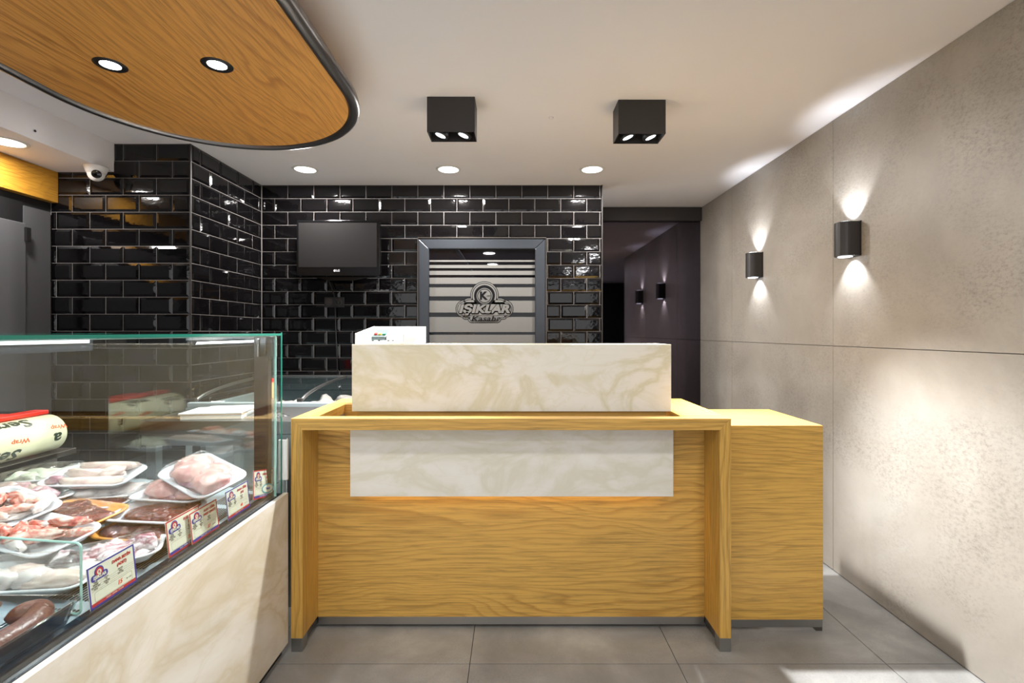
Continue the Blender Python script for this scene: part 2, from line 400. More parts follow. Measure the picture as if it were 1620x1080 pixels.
# cold-room front under the beam
cr = thing('cold_room_door', 'brushed steel cold store door under the oak beam', 'door', (-2.82, 2.7, 0))
obj('frame_panel', B(XL + .002, -2.822, 2.785, 2.945, 0.02, 2.03), M['steel_room'], cr)
obj('door_leaf', B(XL + .002, -2.80, 1.85, 2.778, 0.04, 1.925), M['steel_room'], cr, bev=.006)
obj('top_rail', B(XL + .002, -2.825, 1.6, 2.78, 1.93, 2.05), M['black'], cr)
for z in (1.86, 0.6): obj('hinge', B(-2.80, -2.785, 2.765, 2.79, z - .04, z + .04), M['black'], cr)

# ------------------------------------------------------------------ back glass door
d1 = thing('door_1', None, 'door', (-.243, YB, 0)); del d1['label']; del d1['category']; d1['kind'] = 'structure'
d1['label'] = 'grey framed glass door with frosted stripes and a butcher logo'
fw = 0.083; y0, y1 = YB - .035, YB + .05
bm = NB(); prism(bm, [(DX0, 0), (DX0, DZ), (DX0 + fw, DZ - fw), (DX0 + fw, 0)], 'y', y0, y1); obj('door_frame', bm, M['alu'], d1, bev=.006)
bm = NB(); prism(bm, [(DX1, 0), (DX1, DZ), (DX1 - fw, DZ - fw), (DX1 - fw, 0)], 'y', y0, y1); obj('door_frame', bm, M['alu'], d1, bev=.006)
bm = NB(); prism(bm, [(DX0, DZ), (DX1, DZ), (DX1 - fw, DZ - fw), (DX0 + fw, DZ - fw)], 'y', y0, y1); obj('door_frame', bm, M['alu'], d1, bev=.006)
bm = NB(); g = .006
for a in (DX0 - g, DX1): box(bm, a, a + g, YB - .042, YB - .003, 0, DZ + g)
box(bm, DX0 - g, DX1 + g, YB - .042, YB - .003, DZ, DZ + g); obj('outer_bead', bm, M['steel_dark'], d1)
M['door_glass'] = mat('dark_door_glass', (7, 6, 9), 0.02, spec=0.35)
yg = YB - .012
obj('glass_pane', B(DX0 + fw, DX1 - fw, yg, yg + .008, 0.0, DZ - fw), M['door_glass'], d1)
M['frost'] = mat('frosted_film', (108, 107, 104), 0.5)
for a, b in ((411.3, 414), (419, 424), (428.2, 434.8), (439, 449), (454.5, 468.5), (475.5, 494.2), (501.2, 525), (529.3, 560), (566, 640)):
    za = px(0, a, Y=yg).z; zb = px(0, b, Y=yg).z
    obj('frosted_stripe', B(DX0 + fw + .001, DX1 - fw - .001, yg - .0008, yg, zb, za), M['frost'], d1)
# logo built from layered flat shapes, as cut vinyl on the glass
M['vinyl'] = mat('black_vinyl', (4, 4, 7), 0.4, spec=.2)
def pillshape(bm, cx, cz, w_, h_, off, y):
    hh = h_ / 2 + off; ww = w_ / 2 + off
    prism(bm, rrect(cx - ww, cx + ww, cz - hh, cz + hh, hh * .98, 10), 'y', y, y + .0004)
def disc(bm, cx, cz, r, y, a0=0, a1=360, n=40):
    prism(bm, arc(cx, cz, r, a0, a1, n)[:(-1 if a1 - a0 == 360 else None)], 'y', y, y + .0004)
LX, LZ = px(766.5, 0, Y=yg).x, px(0, 488, Y=yg).z
CZ = px(0, 467.5, Y=yg).z
ly = yg - .0014
def logo_layer(off, m, k, low=True):
    bm = NB(); y = ly - k * .0005
    pillshape(bm, LX, LZ - .003, .425, .115, off, y)
    pillshape(bm, LX, LZ + .018, .34, .105, off, y)
    disc(bm, LX, CZ, .098 + off, y)
    if low: pillshape(bm, LX, LZ - .080, .235, .036, off, y); pillshape(bm, LX, LZ - .062, .32, .02, off, y)
    obj('logo_layer', bm, m, d1)
logo_layer(.014, M['vinyl'], 0); logo_layer(.009, M['frost'], 1); logo_layer(.001, M['vinyl'], 2); logo_layer(-.004, M['frost'], 3)
bm = NB(); disc(bm, LX, CZ, .082, ly - .0021); obj('logo_layer', bm, M['vinyl'], d1)
bm = NB(); disc(bm, LX, CZ - .002, .062, ly - .0026); obj('logo_layer', bm, M['frost'], d1)
bm = NB(); disc(bm, LX, CZ - .002, .056, ly - .0031); obj('logo_layer', bm, M['vinyl'], d1)
bm = NB(); disc(bm, LX, CZ - .002, .050, ly - .0036); obj('logo_layer', bm, M['frost'], d1)
bm = NB(); box(bm, LX - .20, LX + .20, ly - .0037, ly - .0032, LZ - .052, LZ + .034)
obj('logo_layer', bm, M['frost'], d1)
obj('logo_letter', place(text_bm('K', .085, 0, .004), front(LX - .010, ly - .0045, CZ - .004)), M['vinyl'], d1)
obj('logo_small_text', place(text_bm('1977', .017, .2, .0003), front(LX + .030, ly - .0045, CZ - .004)), M['vinyl'], d1)
def slab_word(word, size, x, y, z, widths, m_fill, m_line, parent, gap=.004):
    """slab-serif italic capitals drawn from bars: heavy dark outline under a pale fill"""
    t2 = text_bm(word, size, .22, size * .05)
    wmax = max(v.co.x for v in t2.verts) - min(v.co.x for v in t2.verts); s = widths / wmax
    bmesh.ops.scale(t2, vec=(s, 1, 1), verts=t2.verts)
    me = bpy.data.meshes.new('t'); t2.to_mesh(me); t1 = NB()
    for k in range(10):
        n0 = len(t1.verts); t1.from_mesh(me); t1.verts.ensure_lookup_table()
        bmesh.ops.translate(t1, verts=t1.verts[n0:], vec=(.0065 * math.cos(k * math.pi / 5) + .002, .0065 * math.sin(k * math.pi / 5) - .001, 0))
    bpy.data.meshes.remove(me)
    for tt, off, mm, nm in ((t1, 0, m_line, 'word_outline'), (t2, -.0012, m_fill, 'word')): obj(nm, place(tt, front(x, y + off, z)), mm, parent)
slab_word('IŞIKLAR', .088, LX - .004, ly - .005, LZ - .005, .40, M['frost'], M['vinyl'], d1)
M['frost2'] = M['frost']
obj('logo_tagline', place(text_bm('Kasabı', .056, .25, .0009, sx=1.45), front(LX, ly - .005, LZ - .080)), M['vinyl'], d1)

# ------------------------------------------------------------------ television
tv = thing('television', 'black flat television mounted on the black tiled wall', 'television', (-1.33, 3.66, 1.95))
ty = 3.66
tx0, tx1 = px(469, 0, Y=ty).x, px(601, 0, Y=ty).x; tz0, tz1 = px(0, 436, Y=ty).z, px(0, 348, Y=ty).z
bm = NB(); pts = rrect(tx0, tx1, tz0, tz1, .012, 4)
low = [(p[0], p[1] - .012 * (1 - ((p[0] - (tx0 + tx1) / 2) / .32) ** 2) if p[1] < (tz0 + tz1) / 2 else p[1]) for p in pts]
prism(bm, low, 'y', ty, ty + .045); obj('casing', bm, M['black_gloss'], tv, bev=.004)
M['screen'] = mat('dark_screen', (30, 29, 29), 0.36, spec=.12)
sx0, sx1 = px(472.5, 0, Y=ty).x, px(596, 0, Y=ty).x; sz0, sz1 = px(0, 422.5, Y=ty).z, px(0, 352.5, Y=ty).z
obj('screen', B(sx0, sx1, ty - .002, ty, sz0, sz1), M['screen'], tv)
lx = px(533, 0, Y=ty).x; lz = px(0, 428, Y=ty).z
M['logo_white'] = mat('pale_logo_print', (170, 170, 174), 0.4)
obj('logo', place(text_bm('LG', .022, 0, .0008), front(lx + .008, ty - .001, lz)), M['logo_white'], tv)
bm = lathe(NB(), [(0, 0), (.009, 0), (.009, .001), (0, .001)], seg=20); place(bm, Matrix.Translation((lx - .017, ty - .0005, lz)) @ Matrix.Rotation(R(90), 4, 'X')); obj('logo_disc', bm, M['logo_white'], tv)
obj('wall_bracket', B(-1.42, -1.24, ty + .045, YB - .004, 1.88, 2.02), M['black'], tv)
bm = NB(); prism(bm, [(tx0 + .1, tz0 - .005), (tx1 - .06, tz0 - .005), (tx1 - .2, tz0 - .035), (tx0 + .22, tz0 - .035)], 'y', ty + .012, ty + .04); obj('speaker_bar', bm, M['black_gloss'], tv, bev=.004)

so = thing('power_socket', 'black twin power socket below the television', 'socket', (px(530, 478, Y=YB).x, YB, px(530, 478, Y=YB).z))
p = px(530, 478, Y=YB)
obj('face_plate', B(p.x - .078, p.x + .078, YB - .018, YB - .006, p.z - .04, p.z + .04), M['black'], so, bev=.004)
for dx in (-.038, .038):
    bm = lathe(NB(), [(.0, 0), (.026, 0), (.029, .004), (.029, .006), (0, .006)], seg=20); place(bm, Matrix.Translation((p.x + dx, YB - .018, p.z)) @ Matrix.Rotation(R(90), 4, 'X')); obj('outlet', bm, M['charcoal'], so)
bm = lathe(NB(), [(0, 0), (.018, 0), (.016, .03), (.008, .036), (0, .036)], seg=16); place(bm, Matrix.Translation((p.x + .038, YB - .024, p.z)) @ Matrix.Rotation(R(90), 4, 'X')); obj('plug', bm, M['rubber'], so)
path = [(p.x + .036, YB - .055, p.z), (p.x + .02, YB - .06, p.z + .03), (p.x - .0, YB - .05, p.z + .09), (p.x - .03, YB - .05, p.z + .16), (p.x - .02, YB - .06, tz0 + .0)]
tag(obj('television_cable', tube(NB(), path, .0045, 8), M['rubber'], None, True), 'short black cable between the television and its socket', 'cable')
path = [(p.x + .012, YB - .03, p.z - .03), (p.x + .012, YB - .022, p.z - .15), (p.x + .022, YB - .022, p.z - .4), (p.x + .03, YB - .022, p.z - .62)]
tag(obj('power_cable', tube(NB(), path, .0045, 8), M['rubber'], None, True), 'black cable hanging down the tiles from the socket', 'cable')

# ------------------------------------------------------------------ oak canopy with steel rim
ca = thing('ceiling_canopy', 'rounded oak ceiling canopy with dark steel tube rim and spotlights', 'canopy', (-1.31, 1.2, 2.30))
cx_, cy_, rr_ = -1.31, 2.0, 0.617
outline = arc(cx_, cy_, rr_, 0, 180, 40) + arc(cx_, -0.9, rr_, 180, 360, 40)
bm = NB(); prism(bm, outline, 'z', 2.300, 2.345); obj('oak_panel', bm, M['oak_canopy'], ca)
bm = NB(); tube(bm, [(a, b, 2.312) for a, b in outline], .027, 12, closed=True); obj('rim_tube', bm, M['steel_tube'], ca, True)
for bx, by in ((-.80, 1.93), (-1.82, 1.93), (-.80, 0.4), (-1.82, 0.4), (-.80, -.8), (-1.82, -.8)):
    obj('spacer_block', B(bx - .05, bx + .048, by - .055, by + .055, 2.345, ZC - .001), M['oak_z'], ca, bev=.001)
for x, y in CANOPY_SPOTS:
    bm = lathe(NB(), [(.034, 2.2985), (.052, 2.2975), (.054, 2.2995), (.054, 2.302), (.034, 2.302)], x, y, 32)
    bezel = obj('spotlight', bm, M['black'], ca, True)
    bm = lathe(NB(), [(0, 2.299), (.033, 2.299), (.033, 2.302), (0, 2.302)], x, y, 24); obj('lens', bm, M['lamp_cool'], bezel)

# ------------------------------------------------------------------ downlights
def downlight(x, y, z, label, group):
    t = thing('downlight', label, 'light', (x, y, z), group)
    obj('ring', lathe(NB(), [(.070, z - .001), (.073, z - .006), (.086, z - .004), (.088, z - .0005), (.07, z - .0005)], x, y, 36), M['offwhite'], t, True)
    obj('diffuser', lathe(NB(), [(0, z - .003), (.071, z - .003), (.071, z - .001), (0, z - .001)], x, y, 32), M['lamp'], t)
lab = ['round recessed ceiling light above the television', 'round recessed ceiling light above the striped glass door', 'round recessed ceiling light nearest the smoked mirror', 'round recessed light in the low soffit above the oak beam']
for p, l in zip(DOWN, lab): downlight(*p, l, 'recessed ceiling lights')
for i, p in enumerate(REAR): downlight(*p, 'round recessed ceiling light behind the viewer, %s row, on the %s' % (('nearest', 'middle', 'farthest')[i // 2], ('display case side', 'grey wall side')[i % 2]), 'recessed lights behind the viewer')

# ------------------------------------------------------------------ twin box spots
def box_spot(cx, y0, y1, zb, tilt, label):
    t = thing('ceiling_spotlight', label, 'light', (cx, (y0 + y1) / 2, ZC), 'black twin box spotlights')
    w2 = .1175
    bm = NB(); th = .004
    box(bm, cx - w2, cx + w2, y0, y0 + th, zb, ZC - .001); box(bm, cx - w2, cx + w2, y1 - th, y1, zb, ZC - .001)
    box(bm, cx - w2, cx - w2 + th, y0 + th, y1 - th, zb, ZC - .001); box(bm, cx + w2 - th, cx + w2, y0 + th, y1 - th, zb, ZC - .001)
    box(bm, cx - w2 + th, cx + w2 - th, y0 + th, y1 - th, zb + .05, zb + .054)
    obj('housing', bm, M['charcoal'], t)
    for s in (-1, 1):
        bx = cx + s * .058; by = (y0 + y1) / 2
        Mx = Matrix.Translation((bx, by, zb + .016)) @ Matrix.Rotation(R(tilt), 4, 'Y')
        bm = lathe(NB(), [(.026, -.010), (.038, -.012), (.040, 0), (.032, .028), (.0, .030)], seg=28); place(bm, Mx); h = obj('lamp_head', bm, M['black'], t, True)
        bm = lathe(NB(), [(0, -.0095), (.0275, -.0095), (.0275, -.006), (0, -.006)], seg=28); place(bm, Mx); obj('lens', bm, M['lamp_cool'], h)
box_spot(-.306, 2.37, 2.50, 2.283, 20, 'black box spotlight on the ceiling, nearer the oak canopy')
box_spot(.640, 2.40, 2.53, 2.285, -20, 'black box spotlight on the ceiling, nearer the grey wall')

# smoke detector nub
tag(obj('smoke_detector', lathe(NB(), [(0, ZC - .006), (.012, ZC - .005), (.014, ZC - .0005), (0, ZC - .0005)], px(872, 186, Y=F * 1.155 / 339).x, F * 1.155 / 339, 20), M['white'], None, True), 'tiny round white cap on the ceiling between the two black spotlights', 'cap')

# ------------------------------------------------------------------ wall sconces
def sconce(y, label):
    t = thing('wall_sconce', label, 'light', (XR, y, 1.77), 'up and down wall sconces')
    z0, z1 = 1.686, 1.858; xb = XR - .003; dep = .092; hw = .046
    pts = [(xb, y - hw), (xb - .05, y - hw)] + [(xb - .05 - (dep - .05) * math.sin(R(a)), y - hw * math.cos(R(a))) for a in range(15, 180, 15)] + [(xb - .05, y + hw), (xb, y + hw)]
    bm = NB(); prism(bm, pts, 'z', z0, z1); obj('body', bm, M['charcoal'], t, bev=.0015)
    obj('back_plate', B(XR - .004, XR - .0005, y - .05, y + .05, z0 - .002, z1 + .002), M['black'], t)
    for z in (z0 - .003, z1 + .001):
        obj('lens', lathe(NB(), [(0, z), (.032, z), (.032, z + .002), (0, z + .002)], xb - .045, y, 24), M['lamp_cool'], t)
    obj('screw', lathe(NB(), [(0, 0), (.003, 0), (.003, .001), (0, .001)], seg=8), M['steel'], t).location = (-.03, -.0468, 0)
sconce(2.47, 'black half-round wall sconce nearer the viewer, throwing light up and down')
sconce(3.42, 'black half-round wall sconce farther back, closer to the smoked mirror')

# ------------------------------------------------------------------ security camera
p = px(152, 266, Y=2.86); cz = 2.2795
sc_t = thing('security_camera', 'white dome security camera under the soffit by the tiled pier', 'camera', (p.x, p.y, cz))
obj('dome_base', lathe(NB(), [(0, cz), (.058, cz), (.058, cz - .008), (.05, cz - .03), (.044, cz - .045), (0, cz - .05)], p.x, p.y, 32), M['offwhite'], sc_t, True)
bm = NB(); bmesh.ops.create_uvsphere(bm, u_segments=28, v_segments=16, radius=.042); place(bm, Matrix.Translation((p.x, p.y, cz - .045))); obj('ball', bm, M['offwhite'], sc_t, True)
dv = (Vector((0.2, 0, 1.35)) - Vector((p.x, p.y, cz - .045))).normalized(); q = dv.to_track_quat('Z', 'Y').to_matrix().to_4x4()
bm = lathe(NB(), [(0, .0), (.024, 0), (.024, .006), (.02, .006), (.016, .003), (0, .003)], seg=24); place(bm, Matrix.Translation(Vector((p.x, p.y, cz - .045)) + dv * .0405) @ q); obj('lens', bm, M['black_gloss'], sc_t, True)

# ------------------------------------------------------------------ reception desk
X0, X1, Y0, Y1, ZT = -.904, .886, 1.963, 2.55, .948
dk = thing('reception_desk', 'oak reception desk with cream marble panels and steel feet', 'desk', (-.01, 2.25, 0))
t = .047; zf = .055
bm = NB(); prism(bm, [(X0, ZT), (X1, ZT), (X1 - t, ZT - t), (X0 + t, ZT - t)], 'y', Y0, Y0 + .062); obj('front_rail', bm, M['oak_x'], dk, bev=.0008)
for s, (a, b) in ((1, (X0, X0 + t)), (-1, (X1, X1 - t))):
    bm = NB(); prism(bm, [(a, zf), (a, ZT), (b, ZT - t), (b, zf)], 'y', Y0, Y1); o = obj('side_panel', bm, M['oak_z'], dk, bev=.0008)
HX0, HX1, HY0, HY1 = -.815, .700, Y0 + .062, 2.343
obj('top_member', B(X0 + .001, HX0, Y0 + .0625, Y1, ZT - .04, ZT + .0004), M['oak_y'], dk)
obj('top_member', B(HX1, X1 - .001, Y0 + .0625, Y1, ZT - .04, ZT + .0004), M['oak_y'], dk)
obj('top_member', B(HX0, HX1, HY1, Y1, ZT - .04, ZT + .0004), M['oak_x'], dk)
obj('well_back', B(HX0, HX1, HY1, HY1 + .018, .80, ZT - .04), M['oak_x'], dk)
obj('well_floor', B(HX0, HX1, 2.125, HY1, .80, .82), M['oak_x'], dk)
obj('front_panel', B(X0 + t, X1 - t, 2.121, 2.139, .05, ZT - .04), M['oak_front'], dk)
obj('plinth_rail', B(X0 + t, X1 - t, 2.123, 2.137, .016, .05), M['steel'], dk)
for a, b in ((X0, X0 + t), (X1 - t, X1)):
    bm = NB(); box(bm, a + .001, b - .001, Y0 + .001, Y0 + .05, 0, zf); ft = obj('foot', bm, M['steel'], dk, bev=.001)
    bm = NB(); box(bm, a + .003, b - .003, Y0 + .05, Y1, .022, zf); obj('side_rail', bm, M['steel_dark'], dk)
    bm = NB(); box(bm, a + .001, b - .001, Y1 - .05, Y1 - .001, 0, .022); obj('foot', bm, M['steel'], dk)
obj('light_leak_block', B(X0 + t, X1 - t, 2.15, 2.16, .0, .05), M['rubber'], dk)  # added dark strip, blocks light leaking under the plinth rail
obj('back_panel', B(X0 + t, X1 - t, 2.52, 2.538, .05, .62), M['oak_x'], dk)
# lower marble slab stands proud on battens, led strip behind its bottom edge
zl0 = px(0, 785, Y=2.08).z
obj('lower_marble_slab', B(-.702, .689, 2.078, 2.092, zl0, ZT - .048), M['marble2'], dk, bev=.001)
bm = NB(); box(bm, -.66, .65, 2.092, 2.120, zl0 + .06, zl0 + .09); box(bm, -.66, .65, 2.092, 2.120, ZT - .12, ZT - .09); obj('batten', bm, M['oak_x'], dk)
obj('led_strip', B(-.66, .65, 2.100, 2.110, zl0 + .048, zl0 + .054), M['led'], dk)
# marble-clad upper box
ub0, ub1 = 2.117, 2.33; uz0 = ZT - .02; uz1 = 1.2455; ux0, ux1 = -.7075, .6925
obj('upper_marble_slab', B(ux0, ux1, ub0, ub0 + .016, .952, uz1), M['marble'], dk, bev=.001)
obj('upper_marble_top', B(ux0, ux1, ub0 + .0162, ub1, uz1 - .018, uz1), M['marble'], dk, bev=.001)
obj('upper_marble_end', B(ux0, ux0 + .016, ub0 + .0162, ub1, .952, uz1 - .0182), M['marble'], dk)
obj('upper_marble_end', B(ux1 - .016, ux1, ub0 + .0162, ub1, .952, uz1 - .0182), M['marble'], dk)
obj('upper_core', B(ux0 + .017, ux1 - .017, ub0 + .017, ub0 + .04, .82, uz1 - .02), M['oak_x'], dk)

# white open tray with card terminal on the marble box
tr = thing('document_tray', 'white slope-sided open tray on the marble desk top', 'tray', (-.58, 2.27, uz1))
a0, a1, b0, b1 = -.700, -.437, 2.135, 2.42; zb = uz1 + .001; th = .007
obj('tray_floor', B(a0, a1, b0, b1, zb, zb + .012), M['white'] if False else M['offwhite'], tr)
def sidew(x): return prism(NB(), [(b0, zb + .012), (b1, zb + .012), (b1, 1.328), (b0, 1.293)], 'x', x, x + th)
obj('side_wall', sidew(a0), M['offwhite'], tr); obj('side_wall', sidew(a1 - th - .045), M['offwhite'], tr)
obj('back_wall', B(a0 + th, a1, b1 - th, b1, zb + .012, 1.328), M['offwhite'], tr)
obj('side_block', B(a1 - .045, a1, b0 + .01, b1 - th, zb + .012, zb + .030), M['offwhite'], tr)
ct = thing('card_terminal', 'small dark payment terminal with paper roll in the white tray', 'card terminal', (-.60, 2.2, zb + .012))
tx, tyy, tz = -.594, 2.20, zb + .012
M['term'] = mat('grey_green_plastic', (70, 82, 80), 0.4)
bm = NB(); prism(bm, [(tyy - .03, tz + .004), (tyy + .09, tz + .004), (tyy + .09, tz + .055), (tyy + .05, tz + .05), (tyy - .03, tz + .02)], 'x', tx - .045, tx + .02)
obj('body', bm, M['term'], ct, bev=.003)
bm = NB(); prism(bm, [(tyy - .025, tz + .004), (tyy + .09, tz + .004), (tyy + .09, tz + .062), (tyy + .03, tz + .055), (tyy - .025, tz + .03)], 'x', tx + .021, tx + .055); obj('paper_cover', bm, M['offwhite'], ct, bev=.004)
M['green'] = mat('green_key', (60, 160, 110), 0.4); M['yellow'] = mat('yellow_key', (220, 190, 60), 0.4)
for i, mm in enumerate((M['red'], M['yellow'], M['green'])):
    bm = B(-.007, .007, -.006, .006, 0, .005); o = obj('key', bm, mm, None); o.parent = ct
    o.location = (tx - .03 + i * .019 + .60, -.005, .031); o.rotation_euler = (R(20), 0, 0)
for dx in (-.04, -.012, .03, .05): obj('rubber_foot', lathe(NB(), [(0, tz), (.005, tz), (.005, tz + .004), (0, tz + .004)], tx + dx, tyy - .02, 10), M['rubber'], ct)

# ------------------------------------------------------------------ side cabinet
A0, A1, C0, C1, CZt = .905, 1.347, 2.10, 2.545, .893
cb = thing('side_cabinet', 'square-cut oak side cabinet standing right of the desk by the grey wall', 'cabinet', (1.1, 2.32, 0))
obj('front_panel', B(A0, A1, C0, C0 + .018, .05, CZt - .001), wood('oak_cabinet', (204, 160, 76), (154, 106, 42), 'x', center=(2.4, 0, .4), k=44, warp=5, amt=.65), cb)
obj('top_panel', B(A0, A1, C0 + .001, C1, CZt - .02, CZt), M['oak_x'], cb)
obj('side_panel', B(A1 - .018, A1, C0 + .0185, C1, .05, CZt - .0205), M['oak_z'], cb)
obj('side_panel', B(A0, A0 + .018, C0 + .0185, C1, .05, CZt - .0205), M['oak_z'], cb)
obj('plinth_rail', B(A0, A1 - .001, C0 + .002, C0 + .016, .016, .0495), M['steel'], cb)
obj('plinth_rail', B(A1 - .016, A1 - .002, C0 + .016, C1, .016, .0495), M['steel'], cb)
for x, y in ((A1 - .03, C0 + .002), (A1 - .03, C1 - .03), (A0, C1 - .03), (A0, C0 + .002)):
    obj('foot', B(x, x + .028, y, y + .028, 0, .0158), M['steel_dark'], cb)

# ------------------------------------------------------------------ refrigerated display case
XG = -.935; GX0 = -1.72; E0, E1 = .12, 1.94
dc = thing('display_case', 'glass refrigerated meat display case with cream marble front', 'display case', (-1.3, 1.05, 0))
obj('marble_front', B(-.930, -.912, E0, 1.957, .042, .650), M['marble3'], dc, bev=.001)
obj('kick_plate', B(-.96, -.935, E0, 1.95, .0, .042), M['rubber'], dc)
obj('cabinet_body', B(GX0, -.932, E0, 1.93, .045, .640), M['charcoal'], dc)
M['ledge'] = mat('blue_black_ledge', (30, 38, 48), 0.12)
obj('front_ledge', B(-.966, -.9305, E0, 1.945, .640, .652), M['ledge'], dc)
bm = NB(); prism(bm, [(-.966, .652), (-.945, .652), (-.949, .668), (-.966, .668)], 'y', E0, 1.93); obj('glass_channel', bm, M['ledge'], dc)
M['deck'] = mat('pale_steel_deck', (176, 190, 198), 0.35, 0.5)
# sloped deck with slots
bm = NB(); prism(bm, [(-.967, .640), (-.967, .668), (-1.03, .672), (GX0 + .02, .735), (GX0 + .02, .640)], 'y', E0, 1.925); obj('deck', bm, M['deck'], dc)
bm = NB()
for i in range(13):
    x = -.985 - i * .0085
    for y_ in [E0 + .08 + k * .155 for k in range(12)]:
        zz = .668 + max(0, (-.967 - x)) * .07
        box(bm, x - .002, x + .002, y_, y_ + .12, zz + .0003, zz + .0016)
o = obj('air_slots', bm, M['rubber'], dc); o['kind'] = 'stuff'
def pane(bm_args, name, parent, m=None): return obj(name, B(*bm_args), m or M['glass'], parent)
zg1 = 1.283
gf = pane((XG - .004, XG + .004, E0, 1.895, .655, zg1), 'front_glass', dc)
obj('edge', B(XG - .0042, XG + .0042, 1.8952, 1.8975, .655, zg1), M['acrylic_edge'], gf)
obj('edge', B(XG - .0042, XG + .0042, E0, 1.897, zg1, zg1 + .0022), M['acrylic_edge'], gf)
ge = pane((GX0 + .1, XG + .004, 1.932, 1.940, .655, zg1 + .012), 'end_glass', dc, M['glass_end'])
obj('edge', B(XG + .0042, XG + .0066, 1.9318, 1.9402, .655, 1.2985), M['glass_edge'], ge)
gt = pane((GX0 + .12, XG + .004, E0, 1.93, 1.286, 1.294), 'lid_glass', dc)
obj('edge', B(XG + .0042, XG + .0065, E0, 1.93, 1.2858, 1.2942), M['glass_edge'], gt)
obj('edge', B(GX0 + .117, GX0 + .12, E0, 1.93, 1.2858, 1.2942), M['glass_edge'], gt)
# light rail under the rear of the lid
obj('light_rail', B(GX0 + .16, GX0 + .24, E0, 1.70, 1.235, 1.282), M['alu'], dc)
obj('rail_lamp', B(GX0 + .24, GX0 + .246, E0 + .05, 1.68, 1.262, 1.275), mat('case_lamp', (240, 245, 250), .5, emit=(225, 240, 255), es=.6), dc)
obj('end_post', B(-1.013, -.957, 1.885, 1.915, .66, 1.283), mat('brown_black_post', (42, 34, 34), 0.25), dc, bev=.002)
bm = NB(); prism(bm, [(-1.0, 1.284), (-.950, 1.284), (-.957, 1.215), (-.975, 1.205), (-.985, 1.205)], 'y', 1.862, 1.884); obj('clamp', bm, M['black_gloss'], dc, bev=.003)
bm = NB(); tube(bm, [(-.982, 1.858, 1.275), (-.982, 1.858, 1.205)], .004, 8); obj('clamp_pin', bm, M['steel'], dc, True)
obj('corner_cap', B(-.956, -.9395, 1.87, 1.93, 1.20, 1.283), M['charcoal'], dc, bev=.005)
obj('hinge_plate', B(-.945, -.909, 1.9415, 1.953, .705, .866), M['offwhite'], dc, bev=.001)
bm = NB(); tube(bm, [(-.9165, 1.9575, .70), (-.9165, 1.9575, .87)], .004, 8); obj('hinge_pin', bm, M['steel'], dc, True)
# rear service ledge with air slots
obj('rear_wall', B(GX0 - .01, GX0 + .02, E0, 1.80, .640, .8495), M['steel_dark'], dc)
bm = NB()
for r_ in range(4):
    for k in range(26):
        y_ = .4 + k * .052 + (r_ % 2) * .026
        prism(bm, [(y_, .765 + r_ * .017), (y_ + .03, .769 + r_ * .017), (y_ + .03, .774 + r_ * .017), (y_, .770 + r_ * .017)], 'x', GX0 + .0203, GX0 + .0212)
o = obj('grille_slots', bm, M['rubber'], dc); o['kind'] = 'stuff'
obj('service_ledge', B(GX0 - .30, GX0 + .02, E0, 1.88, .830, .8505), M['steel_dark'], dc, bev=.002)
for y_ in (.3, 1.8): obj('ledge_leg', B(GX0 - .29, GX0 - .25, y_, y_ + .04, 0, .8295), M['steel_dark'], dc)
lamp('AREA', 'case_lamp', (GX0 + .30, 1.0, 1.25), 2.5, (0.85, 0.94, 1.0), 0.05, aim=(-1.2, 1.0, .7)).data.shape = 'RECTANGLE'
bpy.data.lights['case_lamp'].size = 1.4; bpy.data.lights['case_lamp'].size_y = .014
bpy.data.objects['case_lamp'].rotation_euler = Matrix(((0, -0.6, -0.8), (1, 0, 0), (0, -0.8, 0.6))).to_euler()

# ------------------------------------------------------------------ stretch film roll and dispenser
M['roll'] = mat('cream_film_roll', (208, 204, 172), 0.22)
xr, zr, r_ = -1.755, .9205, .068
ro = thing('film_roll', 'cream printed roll of cling film lying at the back of the case', 'film roll', (xr, 1.6, .8525))
bm = NB(); tube(bm, [(xr, 1.38, zr), (xr, 1.384, zr), (xr, 1.826, zr), (xr, 1.83, zr)], r_, 48, radii=[r_ * .96, r_, r_, r_ * .96]); obj('film', bm, M['roll'], ro, True)
bm = NB(); tube(bm, [(xr, 1.375, zr), (xr, 1.836, zr)], .026, 20); obj('cardboard_core', bm, mat('cardboard', (150, 112, 72), .8), ro, True)
M['green_ink'] = mat('dark_green_ink', (38, 52, 40), 0.4); M['orange_ink'] = mat('orange_ink', (226, 84, 36), 0.4)
def wraptext(body, size, yc, ang, m, bold=.001, sx=1.0, name='print'):
    """print bent round the roll, upside down as on the photograph"""
    t = text_bm(body, size, .1, bold, .0002, sx)
    bmesh.ops.subdivide_edges(t, edges=t.edges, cuts=1)
    for v in t.verts:
        u, vv, wz = v.co; a = R(ang) - vv / r_; rr2 = r_ + .0006 + wz
        v.co = (xr + rr2 * math.cos(a), yc - u, zr + rr2 * math.sin(a))
    obj(name, t, m, ro)
for yc, a in ((1.765, -22), (1.56, -22), (1.36, -22)): pass
wraptext('Sera', .058, 1.60, -34, M['green_ink'], .0016, 1.25); wraptext('Wrap', .022, 1.655, 4, M['orange_ink'], .0003, 1.2)
wraptext('Sera', .058, 1.66, 62, M['green_ink'], .0016, 1.25)
wraptext('Sera', .058, 1.46, 40, M['green_ink'], .0016, 1.25)
wraptext('a', .058, 1.79, -10, M['green_ink'], .0016, 1.25); wraptext('Wrap', .022, 1.80, 24, M['orange_ink'], .0003, 1.2)
di = thing('film_dispenser', 'red plastic film dispenser box behind the cream roll', 'dispenser', (-1.92, 1.6, .8505))
obj('casing', B(-1.99, -1.832, 1.36, 1.862, .852, .985), M['red'], di, bev=.006)
obj('cutter_rail', B(-1.845, -1.79, 1.36, 1.862, .985, 1.001), M['red'], di, bev=.003)

